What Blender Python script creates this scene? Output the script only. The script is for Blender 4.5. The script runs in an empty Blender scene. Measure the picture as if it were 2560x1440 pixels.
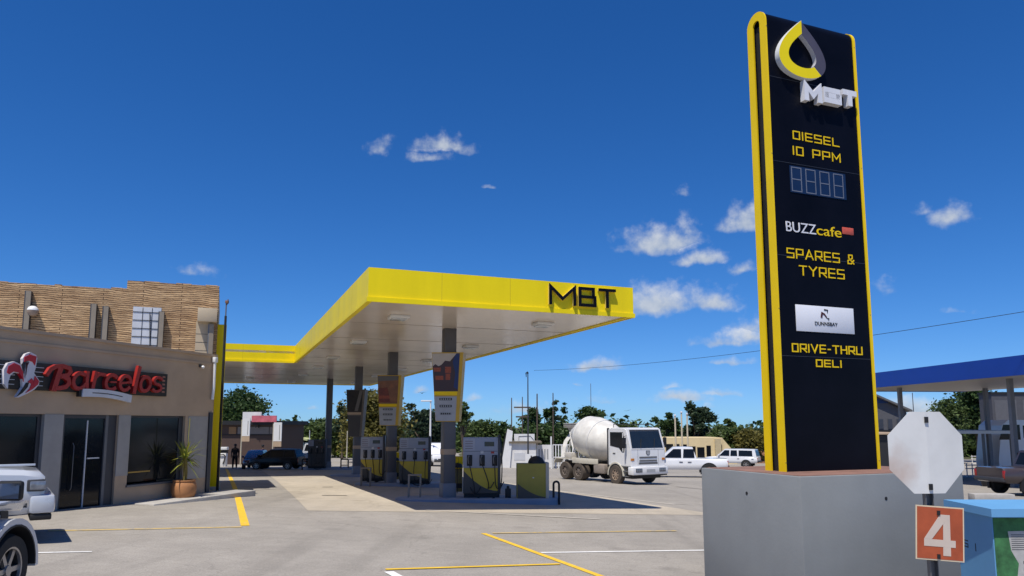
import bpy, bmesh, math, random
from mathutils import Vector, Matrix
R = math.radians
SC = bpy.context.scene
COL = SC.collection

# ------------------------------------------------------------------ camera, sky, sun, exposure
EYE = 1.87
FPX = 1818.0
PITCH = math.atan(223 / 1818)
CP, SP = math.cos(PITCH), math.sin(PITCH)
cd = bpy.data.cameras.new("camera")
cam = bpy.data.objects.new("camera", cd)
COL.objects.link(cam)
cam.location = (0, 0, EYE)
cam.rotation_euler = (R(90) + PITCH, 0, 0)
cd.sensor_fit = 'HORIZONTAL'
cd.sensor_width = 36
cd.lens = 36 * FPX / 2560
cd.shift_y = (837 - 720) / 2560
cd.clip_start = .05
cd.clip_end = 6000
SC.camera = cam

SUN = Vector((-.19, -.41, 1)).normalized()
sl = bpy.data.lights.new("sun", 'SUN')
sun = bpy.data.objects.new("sun", sl)
COL.objects.link(sun)
sl.energy = 5.0
sl.angle = R(.5)
sl.color = (1, .94, .84)
sun.rotation_euler = SUN.to_track_quat('Z', 'Y').to_euler()
sun.location = (0, 0, 60)
SC.view_settings.view_transform = 'Standard'
SC.view_settings.look = 'None'
SC.view_settings.exposure = 0
SC.view_settings.gamma = 1


def ray(px, py):
    a = (px - 1280) / FPX
    b = (837 - py) / FPX
    d = CP - b * SP
    return a / d, (SP + b * CP) / d


def azel(px, py):
    u, w = ray(px, py)
    return math.atan2(u, 1), math.atan2(w, math.hypot(u, 1))


world = bpy.data.worlds.new("World")
SC.world = world
world.use_nodes = True


def build_sky():
    nt = world.node_tree
    N, L = nt.nodes, nt.links
    N.clear()

    def nd(t, **k):
        n = N.new(t)
        for a, b in k.items():
            setattr(n, a, b)
        return n

    def ma(op, a, b=None, c=None, clamp=False):
        n = nd('ShaderNodeMath', operation=op, use_clamp=clamp)
        for i, v in enumerate((a, b, c)):
            if v is None:
                continue
            if isinstance(v, (int, float)):
                n.inputs[i].default_value = v
            else:
                L.new(v, n.inputs[i])
        return n.outputs[0]

    def vm(op, a, b=None):
        n = nd('ShaderNodeVectorMath', operation=op)
        for i, v in enumerate((a, b)):
            if v is None:
                continue
            if isinstance(v, (tuple, list)):
                n.inputs[i].default_value = v
            else:
                L.new(v, n.inputs[i])
        return n
    sky = nd('ShaderNodeTexSky', sky_type='NISHITA')
    sky.sun_disc = False
    sky.sun_elevation = math.asin(SUN.z)
    sky.sun_rotation = math.atan2(SUN.x, SUN.y)
    sky.altitude = 3000
    sky.air_density = 1.0
    sky.dust_density = 0
    sky.ozone_density = 1.0
    # deep clear-day blue: c * tint / (1 + c * knee)
    hs = nd('ShaderNodeHueSaturation')
    hs.inputs['Saturation'].default_value = 1.3
    L.new(sky.outputs[0], hs.inputs['Color'])
    tint = vm('MULTIPLY', hs.outputs[0], (.55, .95, 1.36)).outputs[0]
    knee = vm('ADD', vm('MULTIPLY', hs.outputs[0], (.085, .073, .042)).outputs[0], (1, 1, 1)).outputs[0]
    graded = vm('DIVIDE', tint, knee).outputs[0]
    bg = nd('ShaderNodeBackground')
    bg.inputs['Strength'].default_value = .113
    L.new(graded, bg.inputs['Color'])
    tc = nd('ShaderNodeTexCoord')
    sep = nd('ShaderNodeSeparateXYZ')
    L.new(tc.outputs['Generated'], sep.inputs[0])
    az = ma('ARCTAN2', sep.outputs[0], sep.outputs[1])
    el = ma('ARCSINE', sep.outputs[2])
    comb = nd('ShaderNodeCombineXYZ')
    L.new(az, comb.inputs[0])
    L.new(el, comb.inputs[1])

    def noise(scale, detail, rough, src):
        n = nd('ShaderNodeTexNoise', noise_dimensions='3D')
        n.inputs['Scale'].default_value = scale
        n.inputs['Detail'].default_value = detail
        n.inputs['Roughness'].default_value = rough
        L.new(src, n.inputs['Vector'])
        return n
    nz = noise(20, 4, .5, comb.outputs[0])
    off = vm('SUBTRACT', nz.outputs['Color'], (.5, .5, .5))
    off2 = vm('MULTIPLY', off.outputs[0], (.05, .03, 0))
    P = vm('ADD', comb.outputs[0], off2.outputs[0]).outputs[0]
    # centre px, half width, half height, strength
    clouds = [(1108, 350, 66, 36, 1.0), (945, 350, 34, 40, .5), (1065, 392, 50, 18, .55), (1229, 464, 18, 8, .7),
              (1655, 585, 105, 48, 1.0), (1720, 560, 40, 40, .8), (1755, 636, 72, 30, 1.0), (1865, 530, 55, 48, 1.05),
              (1704, 478, 24, 18, .5), (1850, 668, 40, 24, .75), (1650, 735, 120, 54, 1.15), (1770, 742, 80, 40, .95),
              (1880, 808, 70, 46, 1.05), (1810, 838, 90, 22, .8), (1490, 908, 66, 22, 1.05), (1822, 899, 55, 12, .8),
              (1712, 985, 66, 24, .95), (1680, 966, 26, 14, .8), (1800, 976, 50, 13, .7), (1439, 958, 14, 6, .8),
              (2372, 532, 58, 40, .85), (2305, 520, 32, 30, .5), (2208, 712, 34, 26, .5), (2385, 766, 46, 12, .4),
              (482, 668, 60, 22, .42), (1310, 1012, 62, 24, .9), (1045, 972, 22, 10, .8), (985, 965, 46, 18, .45),
              (1190, 992, 24, 8, .5), (1510, 990, 60, 14, .45), (2270, 1008, 150, 34, 1.0), (2560, 1040, 160, 46, 1.0),
              (1940, 1015, 40, 14, .4), (1780, 1015, 20, 8, .45), (780, 1016, 22, 8, .5), (120, 1000, 200, 30, .6),
              (2900, 800, 160, 60, .9), (3300, 600, 200, 90, 1.0), (-500, 500, 200, 60, .8), (-1200, 800, 300, 90, .9)]
    acc = None
    shade = None
    for (x, y, w, h, s) in clouds:
        w, h, s = w * 1.24, h * 1.34, s * 1.14
        a0, e0 = azel(x, y + h * .45)
        a1, _ = azel(x + w, y)
        _, e1 = azel(x, y - h * .55)
        sx, sy = 1 / max(.004, abs(a1 - a0)), 1 / max(.004, abs(e1 - e0))
        d = vm('SUBTRACT', P, (a0, e0, 0))
        ds = nd('ShaderNodeSeparateXYZ')
        L.new(d.outputs[0], ds.inputs[0])
        # flatter below its base line than above it
        low = ma('MULTIPLY', ma('MINIMUM', ds.outputs[1], 0), sy * 3.0)
        hi = ma('MULTIPLY', ma('MAXIMUM', ds.outputs[1], 0), sy)
        yy = ma('ADD', low, hi)
        xx = ma('MULTIPLY', ds.outputs[0], sx)
        dist = ma('SQRT', ma('ADD', ma('MULTIPLY', xx, xx), ma('MULTIPLY', yy, yy)))
        v = ma('MULTIPLY', ma('SUBTRACT', 1.08, dist), s)
        acc = v if acc is None else ma('MAXIMUM', acc, v)
        tone = ma('MULTIPLY', ma('GREATER_THAN', v, -.1), yy)
        shade = tone if shade is None else ma('MAXIMUM', shade, tone)
    n2 = noise(48, 6, .56, comb.outputs[0])
    n3 = noise(17, 3, .5, comb.outputs[0])
    body = ma('ADD', acc, ma('MULTIPLY', ma('SUBTRACT', n2.outputs[0], .52), 1.7))
    body = ma('ADD', body, ma('MULTIPLY', ma('SUBTRACT', n3.outputs[0], .5), .5))
    mr = nd('ShaderNodeMapRange', interpolation_type='SMOOTHSTEP')
    L.new(body, mr.inputs[0])
    mr.inputs[1].default_value = .02
    mr.inputs[2].default_value = 1.3
    mr.inputs[3].default_value = 0
    mr.inputs[4].default_value = .90
    near = ma('GREATER_THAN', acc, -.35)
    fac = ma('MULTIPLY', mr.outputs[0], near)
    cr = nd('ShaderNodeMix', data_type='RGBA')
    cr.inputs[6].default_value = (.50, .58, .70, 1)
    cr.inputs[7].default_value = (.90, .92, .95, 1)
    tfac = ma('ADD', ma('MULTIPLY', shade, .75), ma('MULTIPLY', ma('SUBTRACT', n2.outputs[0], .35), 1.1), clamp=True)
    L.new(tfac, cr.inputs[0])
    bc = nd('ShaderNodeBackground')
    bc.inputs['Strength'].default_value = .86
    L.new(cr.outputs[2], bc.inputs['Color'])
    mx = nd('ShaderNodeMixShader')
    L.new(fac, mx.inputs[0])
    L.new(bg.outputs[0], mx.inputs[1])
    L.new(bc.outputs[0], mx.inputs[2])
    out = nd('ShaderNodeOutputWorld')
    L.new(mx.outputs[0], out.inputs[0])


build_sky()

# ------------------------------------------------------------------ where things stand


def clampf(v, a, b):
    return max(a, min(b, v))


def gz(x, y):
    y = max(y, -10)
    if y <= 22:
        b = -.024 * y
    elif y <= 64:
        b = -.528 - .034 * (y - 22)
    else:
        t = min(y, 110) - 64
        b = -1.956 - .034 * t + .034 * t * t / 92
    return b - .03 * clampf(x, -10, 8)


def at(px, py, Y):
    u, w = ray(px, py)
    return Vector((u * Y, Y, EYE + w * Y))


def og(px, py, up=0):
    u, w = ray(px, py)
    Y = 2.0
    while Y < 300:
        if EYE + w * Y < gz(u * Y, Y) + up:
            break
        Y += .01
    return Vector((u * Y, Y, gz(u * Y, Y) + up))


def gp(x, y, up=0):
    return Vector((x, y, gz(x, y) + up))


PHI = R(21.6)
UX = Vector((math.cos(PHI), math.sin(PHI), 0))      # along the canopy front
VX = Vector((-math.sin(PHI), math.cos(PHI), 0))     # into the station


class Face:
    """A vertical plane: s runs along it, z is height, out is towards the viewer."""

    def __init__(self, o, d):
        self.o = Vector((o[0], o[1], 0))
        self.d = Vector((d[0], d[1], 0)).normalized()
        self.n = Vector((self.d.y, -self.d.x, 0))
        self.rz = math.atan2(self.d.y, self.d.x)

    def hit(self, px, py):
        u, w = ray(px, py)
        k = self.o.dot(self.n) / Vector((u, 1, 0)).dot(self.n)
        p = Vector((u * k, k, 0)) - self.o
        return p.dot(self.d), EYE + w * k

    def pt(self, s, z, out=0):
        q = self.o + self.d * s + self.n * out
        return Vector((q.x, q.y, z))


# ------------------------------------------------------------------ materials
MATS = {}


def mat(name, c, rough=.6, metal=0, var=.12, vs=3.0, bump=0, bs=30, spec=.5, coat=0, streak=False):
    if name in MATS:
        return MATS[name]
    m = bpy.data.materials.new(name)
    m.use_nodes = True
    nt = m.node_tree
    N, L = nt.nodes, nt.links
    b = N['Principled BSDF']
    b.inputs['Roughness'].default_value = rough
    b.inputs['Metallic'].default_value = metal
    b.inputs['Specular IOR Level'].default_value = spec
    b.inputs['Coat Weight'].default_value = coat
    b.inputs['Coat Roughness'].default_value = .05
    tc = N.new('ShaderNodeTexCoord')
    mp = N.new('ShaderNodeMapping')
    L.new(tc.outputs['Object'], mp.inputs[0])
    if streak:
        mp.inputs['Scale'].default_value = (1, 1, .15)
    n = N.new('ShaderNodeTexNoise')
    n.inputs['Scale'].default_value = vs
    n.inputs['Detail'].default_value = 6
    n.inputs['Roughness'].default_value = .6
    L.new(mp.outputs[0], n.inputs['Vector'])
    cr = N.new('ShaderNodeValToRGB')
    cr.color_ramp.elements[0].position = .3
    cr.color_ramp.elements[1].position = .7
    cr.color_ramp.elements[0].color = tuple(x * (1 - var) for x in c) + (1,)
    cr.color_ramp.elements[1].color = tuple(min(1, x * (1 + var * .6)) for x in c) + (1,)
    L.new(n.outputs[0], cr.inputs[0])
    L.new(cr.outputs[0], b.inputs['Base Color'])
    mr = N.new('ShaderNodeMapRange')
    mr.inputs[3].default_value = max(.02, rough - .08)
    mr.inputs[4].default_value = min(1, rough + .1)
    L.new(n.outputs[0], mr.inputs[0])
    L.new(mr.outputs[0], b.inputs['Roughness'])
    if bump:
        n2 = N.new('ShaderNodeTexNoise')
        n2.inputs['Scale'].default_value = bs
        n2.inputs['Detail'].default_value = 5
        L.new(mp.outputs[0], n2.inputs['Vector'])
        bp = N.new('ShaderNodeBump')
        bp.inputs['Strength'].default_value = bump
        bp.inputs['Distance'].default_value = .02
        L.new(n2.outputs[0], bp.inputs['Height'])
        L.new(bp.outputs[0], b.inputs['Normal'])
    MATS[name] = m
    return m


def leafmat(name, dark, light, trans=.25):
    if name in MATS:
        return MATS[name]
    m = bpy.data.materials.new(name)
    m.use_nodes = True
    nt = m.node_tree
    N, L = nt.nodes, nt.links
    b = N['Principled BSDF']
    b.inputs['Roughness'].default_value = .55
    b.inputs['Specular IOR Level'].default_value = .3
    g = N.new('ShaderNodeNewGeometry')
    cr = N.new('ShaderNodeValToRGB')
    cr.color_ramp.elements[0].color = dark + (1,)
    cr.color_ramp.elements[1].color = light + (1,)
    L.new(g.outputs['Random Per Island'], cr.inputs[0])
    L.new(cr.outputs[0], b.inputs['Base Color'])
    t = N.new('ShaderNodeBsdfTranslucent')
    L.new(cr.outputs[0], t.inputs[0])
    mx = N.new('ShaderNodeMixShader')
    mx.inputs[0].default_value = trans
    L.new(b.outputs[0], mx.inputs[1])
    L.new(t.outputs[0], mx.inputs[2])
    L.new(mx.outputs[0], N['Material Output'].inputs[0])
    MATS[name] = m
    return m


def ground_mat(name, c, speck=.3, paver=0):
    m = bpy.data.materials.new(name)
    m.use_nodes = True
    nt = m.node_tree
    N, L = nt.nodes, nt.links
    b = N['Principled BSDF']
    b.inputs['Roughness'].default_value = .9
    b.inputs['Specular IOR Level'].default_value = .25
    tc = N.new('ShaderNodeTexCoord')

    def noise(s, d, r=.6):
        n = N.new('ShaderNodeTexNoise')
        n.inputs['Scale'].default_value = s
        n.inputs['Detail'].default_value = d
        n.inputs['Roughness'].default_value = r
        L.new(tc.outputs['Object'], n.inputs['Vector'])
        return n.outputs[0]

    def ramp(f, lo, hi, p0=.3, p1=.7):
        r = N.new('ShaderNodeMapRange')
        r.inputs[1].default_value = p0
        r.inputs[2].default_value = p1
        r.inputs[3].default_value = lo
        r.inputs[4].default_value = hi
        L.new(f, r.inputs[0])
        return r.outputs[0]

    def mul(a, b_):
        n = N.new('ShaderNodeMath')
        n.operation = 'MULTIPLY'
        L.new(a, n.inputs[0])
        L.new(b_, n.inputs[1])
        return n.outputs[0]
    big = ramp(noise(.22, 4), .86, 1.1)
    mid = ramp(noise(1.7, 5), .92, 1.07)
    fine = ramp(noise(38, 3), 1 - speck, 1 + speck)
    gr = ramp(noise(130, 2), .8, 1.2)
    st = N.new('ShaderNodeTexVoronoi')
    st.inputs['Scale'].default_value = .55
    L.new(tc.outputs['Object'], st.inputs['Vector'])
    stain = ramp(st.outputs['Distance'], .80, 1.0, .02, .16)
    f = mul(mul(mul(big, mid), mul(fine, gr)), stain)
    # oil drips, scuffed wheel tracks and hairline cracks
    f = mul(f, ramp(noise(2.6, 3, .5), 1.0, .66, .68, .80))
    mt = N.new('ShaderNodeMapping')
    mt.inputs['Rotation'].default_value = (0, 0, -PHI * .4)
    mt.inputs['Scale'].default_value = (1.3, .07, 1)
    L.new(tc.outputs['Object'], mt.inputs[0])
    nt_ = N.new('ShaderNodeTexNoise')
    nt_.inputs['Scale'].default_value = 1.1
    nt_.inputs['Detail'].default_value = 4
    L.new(mt.outputs[0], nt_.inputs['Vector'])
    f = mul(f, ramp(nt_.outputs[0], 1.0, .86, .56, .72))
    wv = N.new('ShaderNodeTexNoise')
    wv.inputs['Scale'].default_value = .9
    wv.inputs['Detail'].default_value = 5
    L.new(tc.outputs['Object'], wv.inputs['Vector'])
    ad = N.new('ShaderNodeVectorMath')
    ad.operation = 'MULTIPLY_ADD'
    ad.inputs[1].default_value = (2.2, 2.2, 0)
    L.new(wv.outputs['Color'], ad.inputs[0])
    L.new(tc.outputs['Object'], ad.inputs[2])
    vc = N.new('ShaderNodeTexVoronoi')
    vc.feature = 'DISTANCE_TO_EDGE'
    vc.inputs['Scale'].default_value = .19
    L.new(ad.outputs[0], vc.inputs['Vector'])
    f = mul(f, ramp(vc.outputs['Distance'], .84, 1.0, .0, .005))
    if paver:
        bt = N.new('ShaderNodeTexBrick')
        bt.inputs['Scale'].default_value = 1
        bt.inputs['Brick Width'].default_value = .42
        bt.inputs['Row Height'].default_value = .21
        bt.inputs['Mortar Size'].default_value = .009
        bt.inputs['Color1'].default_value = (1, 1, 1, 1)
        bt.inputs['Color2'].default_value = (.95, .95, .95, 1)
        bt.inputs['Mortar'].default_value = (1 - paver,) * 3 + (1,)
        mp = N.new('ShaderNodeMapping')
        mp.inputs['Rotation'].default_value = (0, 0, PHI)
        L.new(tc.outputs['Object'], mp.inputs[0])
        L.new(mp.outputs[0], bt.inputs['Vector'])
        f = mul(f, bt.outputs[0])
    vmn = N.new('ShaderNodeVectorMath')
    vmn.operation = 'SCALE'
    vmn.inputs[0].default_value = c
    L.new(f, vmn.inputs['Scale'])
    L.new(vmn.outputs[0], b.inputs['Base Color'])
    bp = N.new('ShaderNodeBump')
    bp.inputs['Strength'].default_value = .35
    bp.inputs['Distance'].default_value = .01
    L.new(fine, bp.inputs['Height'])
    L.new(bp.outputs[0], b.inputs['Normal'])
    return m


def brick_mat():
    m = bpy.data.materials.new("split_face_stone")
    m.use_nodes = True
    nt = m.node_tree
    N, L = nt.nodes, nt.links
    b = N['Principled BSDF']
    b.inputs['Roughness'].default_value = .9
    tc = N.new('ShaderNodeTexCoord')
    sp = N.new('ShaderNodeSeparateXYZ')
    L.new(tc.outputs['Object'], sp.inputs[0])
    nz = N.new('ShaderNodeTexNoise')
    nz.inputs['Scale'].default_value = .7
    nz.inputs['Detail'].default_value = 8
    nz.inputs['Roughness'].default_value = .62
    L.new(tc.outputs['Object'], nz.inputs['Vector'])
    wob = N.new('ShaderNodeMath')
    wob.operation = 'MULTIPLY_ADD'
    wob.inputs[1].default_value = .3
    L.new(nz.outputs[0], wob.inputs[0])
    L.new(sp.outputs[2], wob.inputs[2])
    cb = N.new('ShaderNodeCombineXYZ')
    L.new(sp.outputs[0], cb.inputs[0])
    L.new(wob.outputs[0], cb.inputs[1])
    bt = N.new('ShaderNodeTexBrick')
    bt.inputs['Scale'].default_value = 1
    bt.inputs['Brick Width'].default_value = 2.3
    bt.inputs['Row Height'].default_value = .068
    bt.inputs['Mortar Size'].default_value = .0095
    bt.inputs['Mortar Smooth'].default_value = .3
    bt.inputs['Bias'].default_value = -.1
    bt.inputs['Color1'].default_value = (.76, .54, .32, 1)
    bt.inputs['Color2'].default_value = (.52, .34, .19, 1)
    bt.inputs['Mortar'].default_value = (.07, .035, .02, 1)
    L.new(cb.outputs[0], bt.inputs['Vector'])
    n2 = N.new('ShaderNodeTexNoise')
    n2.inputs['Scale'].default_value = 2.2
    n2.inputs['Detail'].default_value = 8
    n2.inputs['Roughness'].default_value = .7
    mp = N.new('ShaderNodeMapping')
    mp.inputs['Scale'].default_value = (1, 1, 5)
    L.new(tc.outputs['Object'], mp.inputs[0])
    L.new(mp.outputs[0], n2.inputs['Vector'])
    cr = N.new('ShaderNodeValToRGB')
    cr.color_ramp.elements[0].position = .32
    cr.color_ramp.elements[1].position = .7
    cr.color_ramp.elements[0].color = (.45, .38, .33, 1)
    cr.color_ramp.elements[1].color = (1.15, 1.1, 1.0, 1)
    L.new(n2.outputs[0], cr.inputs[0])
    mx = N.new('ShaderNodeMix')
    mx.data_type = 'RGBA'
    mx.blend_type = 'MULTIPLY'
    mx.inputs[0].default_value = 1
    L.new(bt.outputs['Color'], mx.inputs[6])
    L.new(cr.outputs[0], mx.inputs[7])
    L.new(mx.outputs[2], b.inputs['Base Color'])
    bp = N.new('ShaderNodeBump')
    bp.inputs['Strength'].default_value = .6
    bp.inputs['Distance'].default_value = .04
    hh = N.new('ShaderNodeMath')
    hh.operation = 'MULTIPLY_ADD'
    hh.inputs[1].default_value = -1
    L.new(bt.outputs['Fac'], hh.inputs[0])
    L.new(n2.outputs[0], hh.inputs[2])
    L.new(hh.outputs[0], bp.inputs['Height'])
    L.new(bp.outputs[0], b.inputs['Normal'])
    return m


YEL = mat("yellow_cladding", (.93, .73, .006), .45, 0, .09, 1.1, spec=.25, streak=True)
YELS = mat("yellow_trim", (.88, .60, .006), .45, 0, .06, 2, spec=.25)
BLK = mat("black_gloss_panel", (.004, .0045, .009), .45, 0, .3, 1, spec=.12)
BLKM = mat("black_matt", (.012, .012, .013), .6, 0, .3, 4)
SOFF = mat("soffit_sheet", (.74, .65, .55), .2, 0, .05, .4, spec=.5)
WHITE = mat("white_paint", (.78, .78, .77), .4, 0, .05, 2)
WHITED = mat("dusty_white_paint", (.72, .71, .69), .5, 0, .14, 1.4, streak=True)
CARW = mat("white_car_paint", (.76, .77, .79), .3, 0, .05, 1.5, coat=.8)
CARSW = mat("silver_white_paint", (.56, .585, .62), .28, .1, .05, 2, coat=.8)
CARS = mat("silver_car_paint", (.50, .52, .55), .3, .25, .06, 2, coat=.7)
CARB = mat("black_car_paint", (.005, .005, .006), .4, 0, .3, 2, spec=.3, coat=.15)
CARP = mat("purple_car_paint", (.05, .02, .06), .25, 0, .3, 2, coat=.8)
CARM = mat("shaded_brown_paint", (.052, .038, .038), .3, 0, .1, 2, coat=.6)  # brown darkened to stand for the blue canopy's shade
GLASS = mat("dark_glass", (.008, .010, .013), .05, 0, .2, 2, spec=.3)
GLASSB = mat("tinted_windscreen", (.015, .022, .03), .05, 0, .2, 2, spec=.7)
RUB = mat("tyre_rubber", (.018, .018, .018), .8, 0, .25, 6, bump=.2)
RUBD = mat("dusty_tyre", (.085, .068, .055), .9, 0, .35, 4, bump=.3)
RIM = mat("alloy_rim", (.42, .40, .38), .35, .7, .15, 5)
RIMD = mat("dusty_steel_rim", (.36, .27, .2), .7, .1, .25, 5)
STEEL = mat("grey_steel", (.16, .16, .165), .45, .3, .12, 3)
COLM = mat("column_paint", (.105, .105, .115), .5, 0, .08, 2)
PUMPG = mat("pump_grey", (.31, .33, .385), .4, 0, .06, 2)
PUMPY = mat("pump_yellow", (.56, .40, .02), .4, 0, .08, 2)
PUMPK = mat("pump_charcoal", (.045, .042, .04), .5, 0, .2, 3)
HOSE = mat("hose_rubber", (.008, .008, .009), .45, 0, .2, 6)
TAN = mat("tan_plaster", (.47, .345, .235), .85, 0, .15, 1.0, bump=.12, bs=60)
TANL = mat("pale_plaster", (.50, .41, .29), .85, 0, .08, 1.3, bump=.12, bs=60)
GREYTILE = mat("grey_tile", (.34, .32, .295), .5, 0, .12, 2.5)
CHARC = mat("charcoal_frame", (.055, .055, .06), .45, .2, .12, 3)
CONC = mat("kerb_concrete", (.42, .40, .37), .9, 0, .18, 3, bump=.3)
ISL = mat("island_paint", (.26, .30, .38), .6, 0, .12, 2)
GREYP = mat("plinth_grey_paint", (.235, .248, .252), .7, 0, .12, .9, bump=.08, bs=25)
REDL = mat("red_letter", (.37, .024, .02), .4, 0, .12, 3)
REDD = mat("crimson_emblem", (.50, .012, .03), .4, 0, .1, 3)
TERRA = mat("terracotta", (.42, .19, .075), .75, 0, .18, 4, bump=.15)
BARK = mat("bark", (.10, .075, .055), .95, 0, .3, 8, bump=.6, bs=20)
ORANGE = mat("orange_plate", (.42, .085, .028), .5, 0, .22, 4)
CREAMW = mat("cream_wall", (.72, .58, .33), .8, 0, .08, 1)
BROWNB = mat("brown_cladding", (.075, .045, .035), .7, 0, .15, 1.5)
BLUEF = mat("blue_fascia", (.006, .048, .33), .4, 0, .08, .8)
BLUEC = mat("sky_blue_paint", (.14, .36, .62), .5, 0, .08, 1.5)
GREENN = mat("worn_green_notice", (.045, .17, .06), .8, 0, .5, 9)
PAPER = mat("torn_paper", (.46, .45, .43), .9, 0, .2, 14)
ALU = mat("white_aluminium", (.62, .63, .65), .4, .1, .05, 3)
CLEARL = mat("lamp_lens", (.62, .63, .62), .12, 0, .1, 20, spec=.8)
REDLENS = mat("red_lens", (.35, .015, .01), .2, 0, .1, 5, spec=.7)
DARKLAMP = mat("headlamp_glass", (.25, .27, .3), .1, .3, .3, 14, spec=.8)
def worn_paint(name, c, wear):
    m = mat(name, c, .8, 0, .15, 6)
    nt = m.node_tree
    N, L = nt.nodes, nt.links
    b = N['Principled BSDF']
    src = b.inputs['Base Color'].links[0].from_socket
    tc = N.new('ShaderNodeTexCoord')
    n = N.new('ShaderNodeTexNoise')
    n.inputs['Scale'].default_value = 7
    n.inputs['Detail'].default_value = 8
    n.inputs['Roughness'].default_value = .75
    L.new(tc.outputs['Object'], n.inputs['Vector'])
    r = N.new('ShaderNodeMapRange')
    r.inputs[1].default_value = wear
    r.inputs[2].default_value = wear + .09
    L.new(n.outputs[0], r.inputs[0])
    mx = N.new('ShaderNodeMix')
    mx.data_type = 'RGBA'
    mx.inputs[7].default_value = (.31, .29, .265, 1)
    L.new(r.outputs[0], mx.inputs[0])
    L.new(src, mx.inputs[6])
    L.new(mx.outputs[2], b.inputs['Base Color'])
    return m


YPAINT = worn_paint("yellow_road_paint", (.80, .50, .03), .60)
YPAINTF = worn_paint("faded_yellow_paint", (.62, .45, .17), .52)
WPAINT = worn_paint("white_road_paint", (.80, .79, .76), .58)
GREYLINE = mat("pale_joint", (.48, .44, .38), .9, 0, .15, 4)
SLAB = ground_mat("concrete_slab", (.45, .395, .315), .08, 0)
EARTH = mat("red_earth", (.24, .115, .06), .95, 0, .4, 1.2, bump=.8, bs=6)


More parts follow.
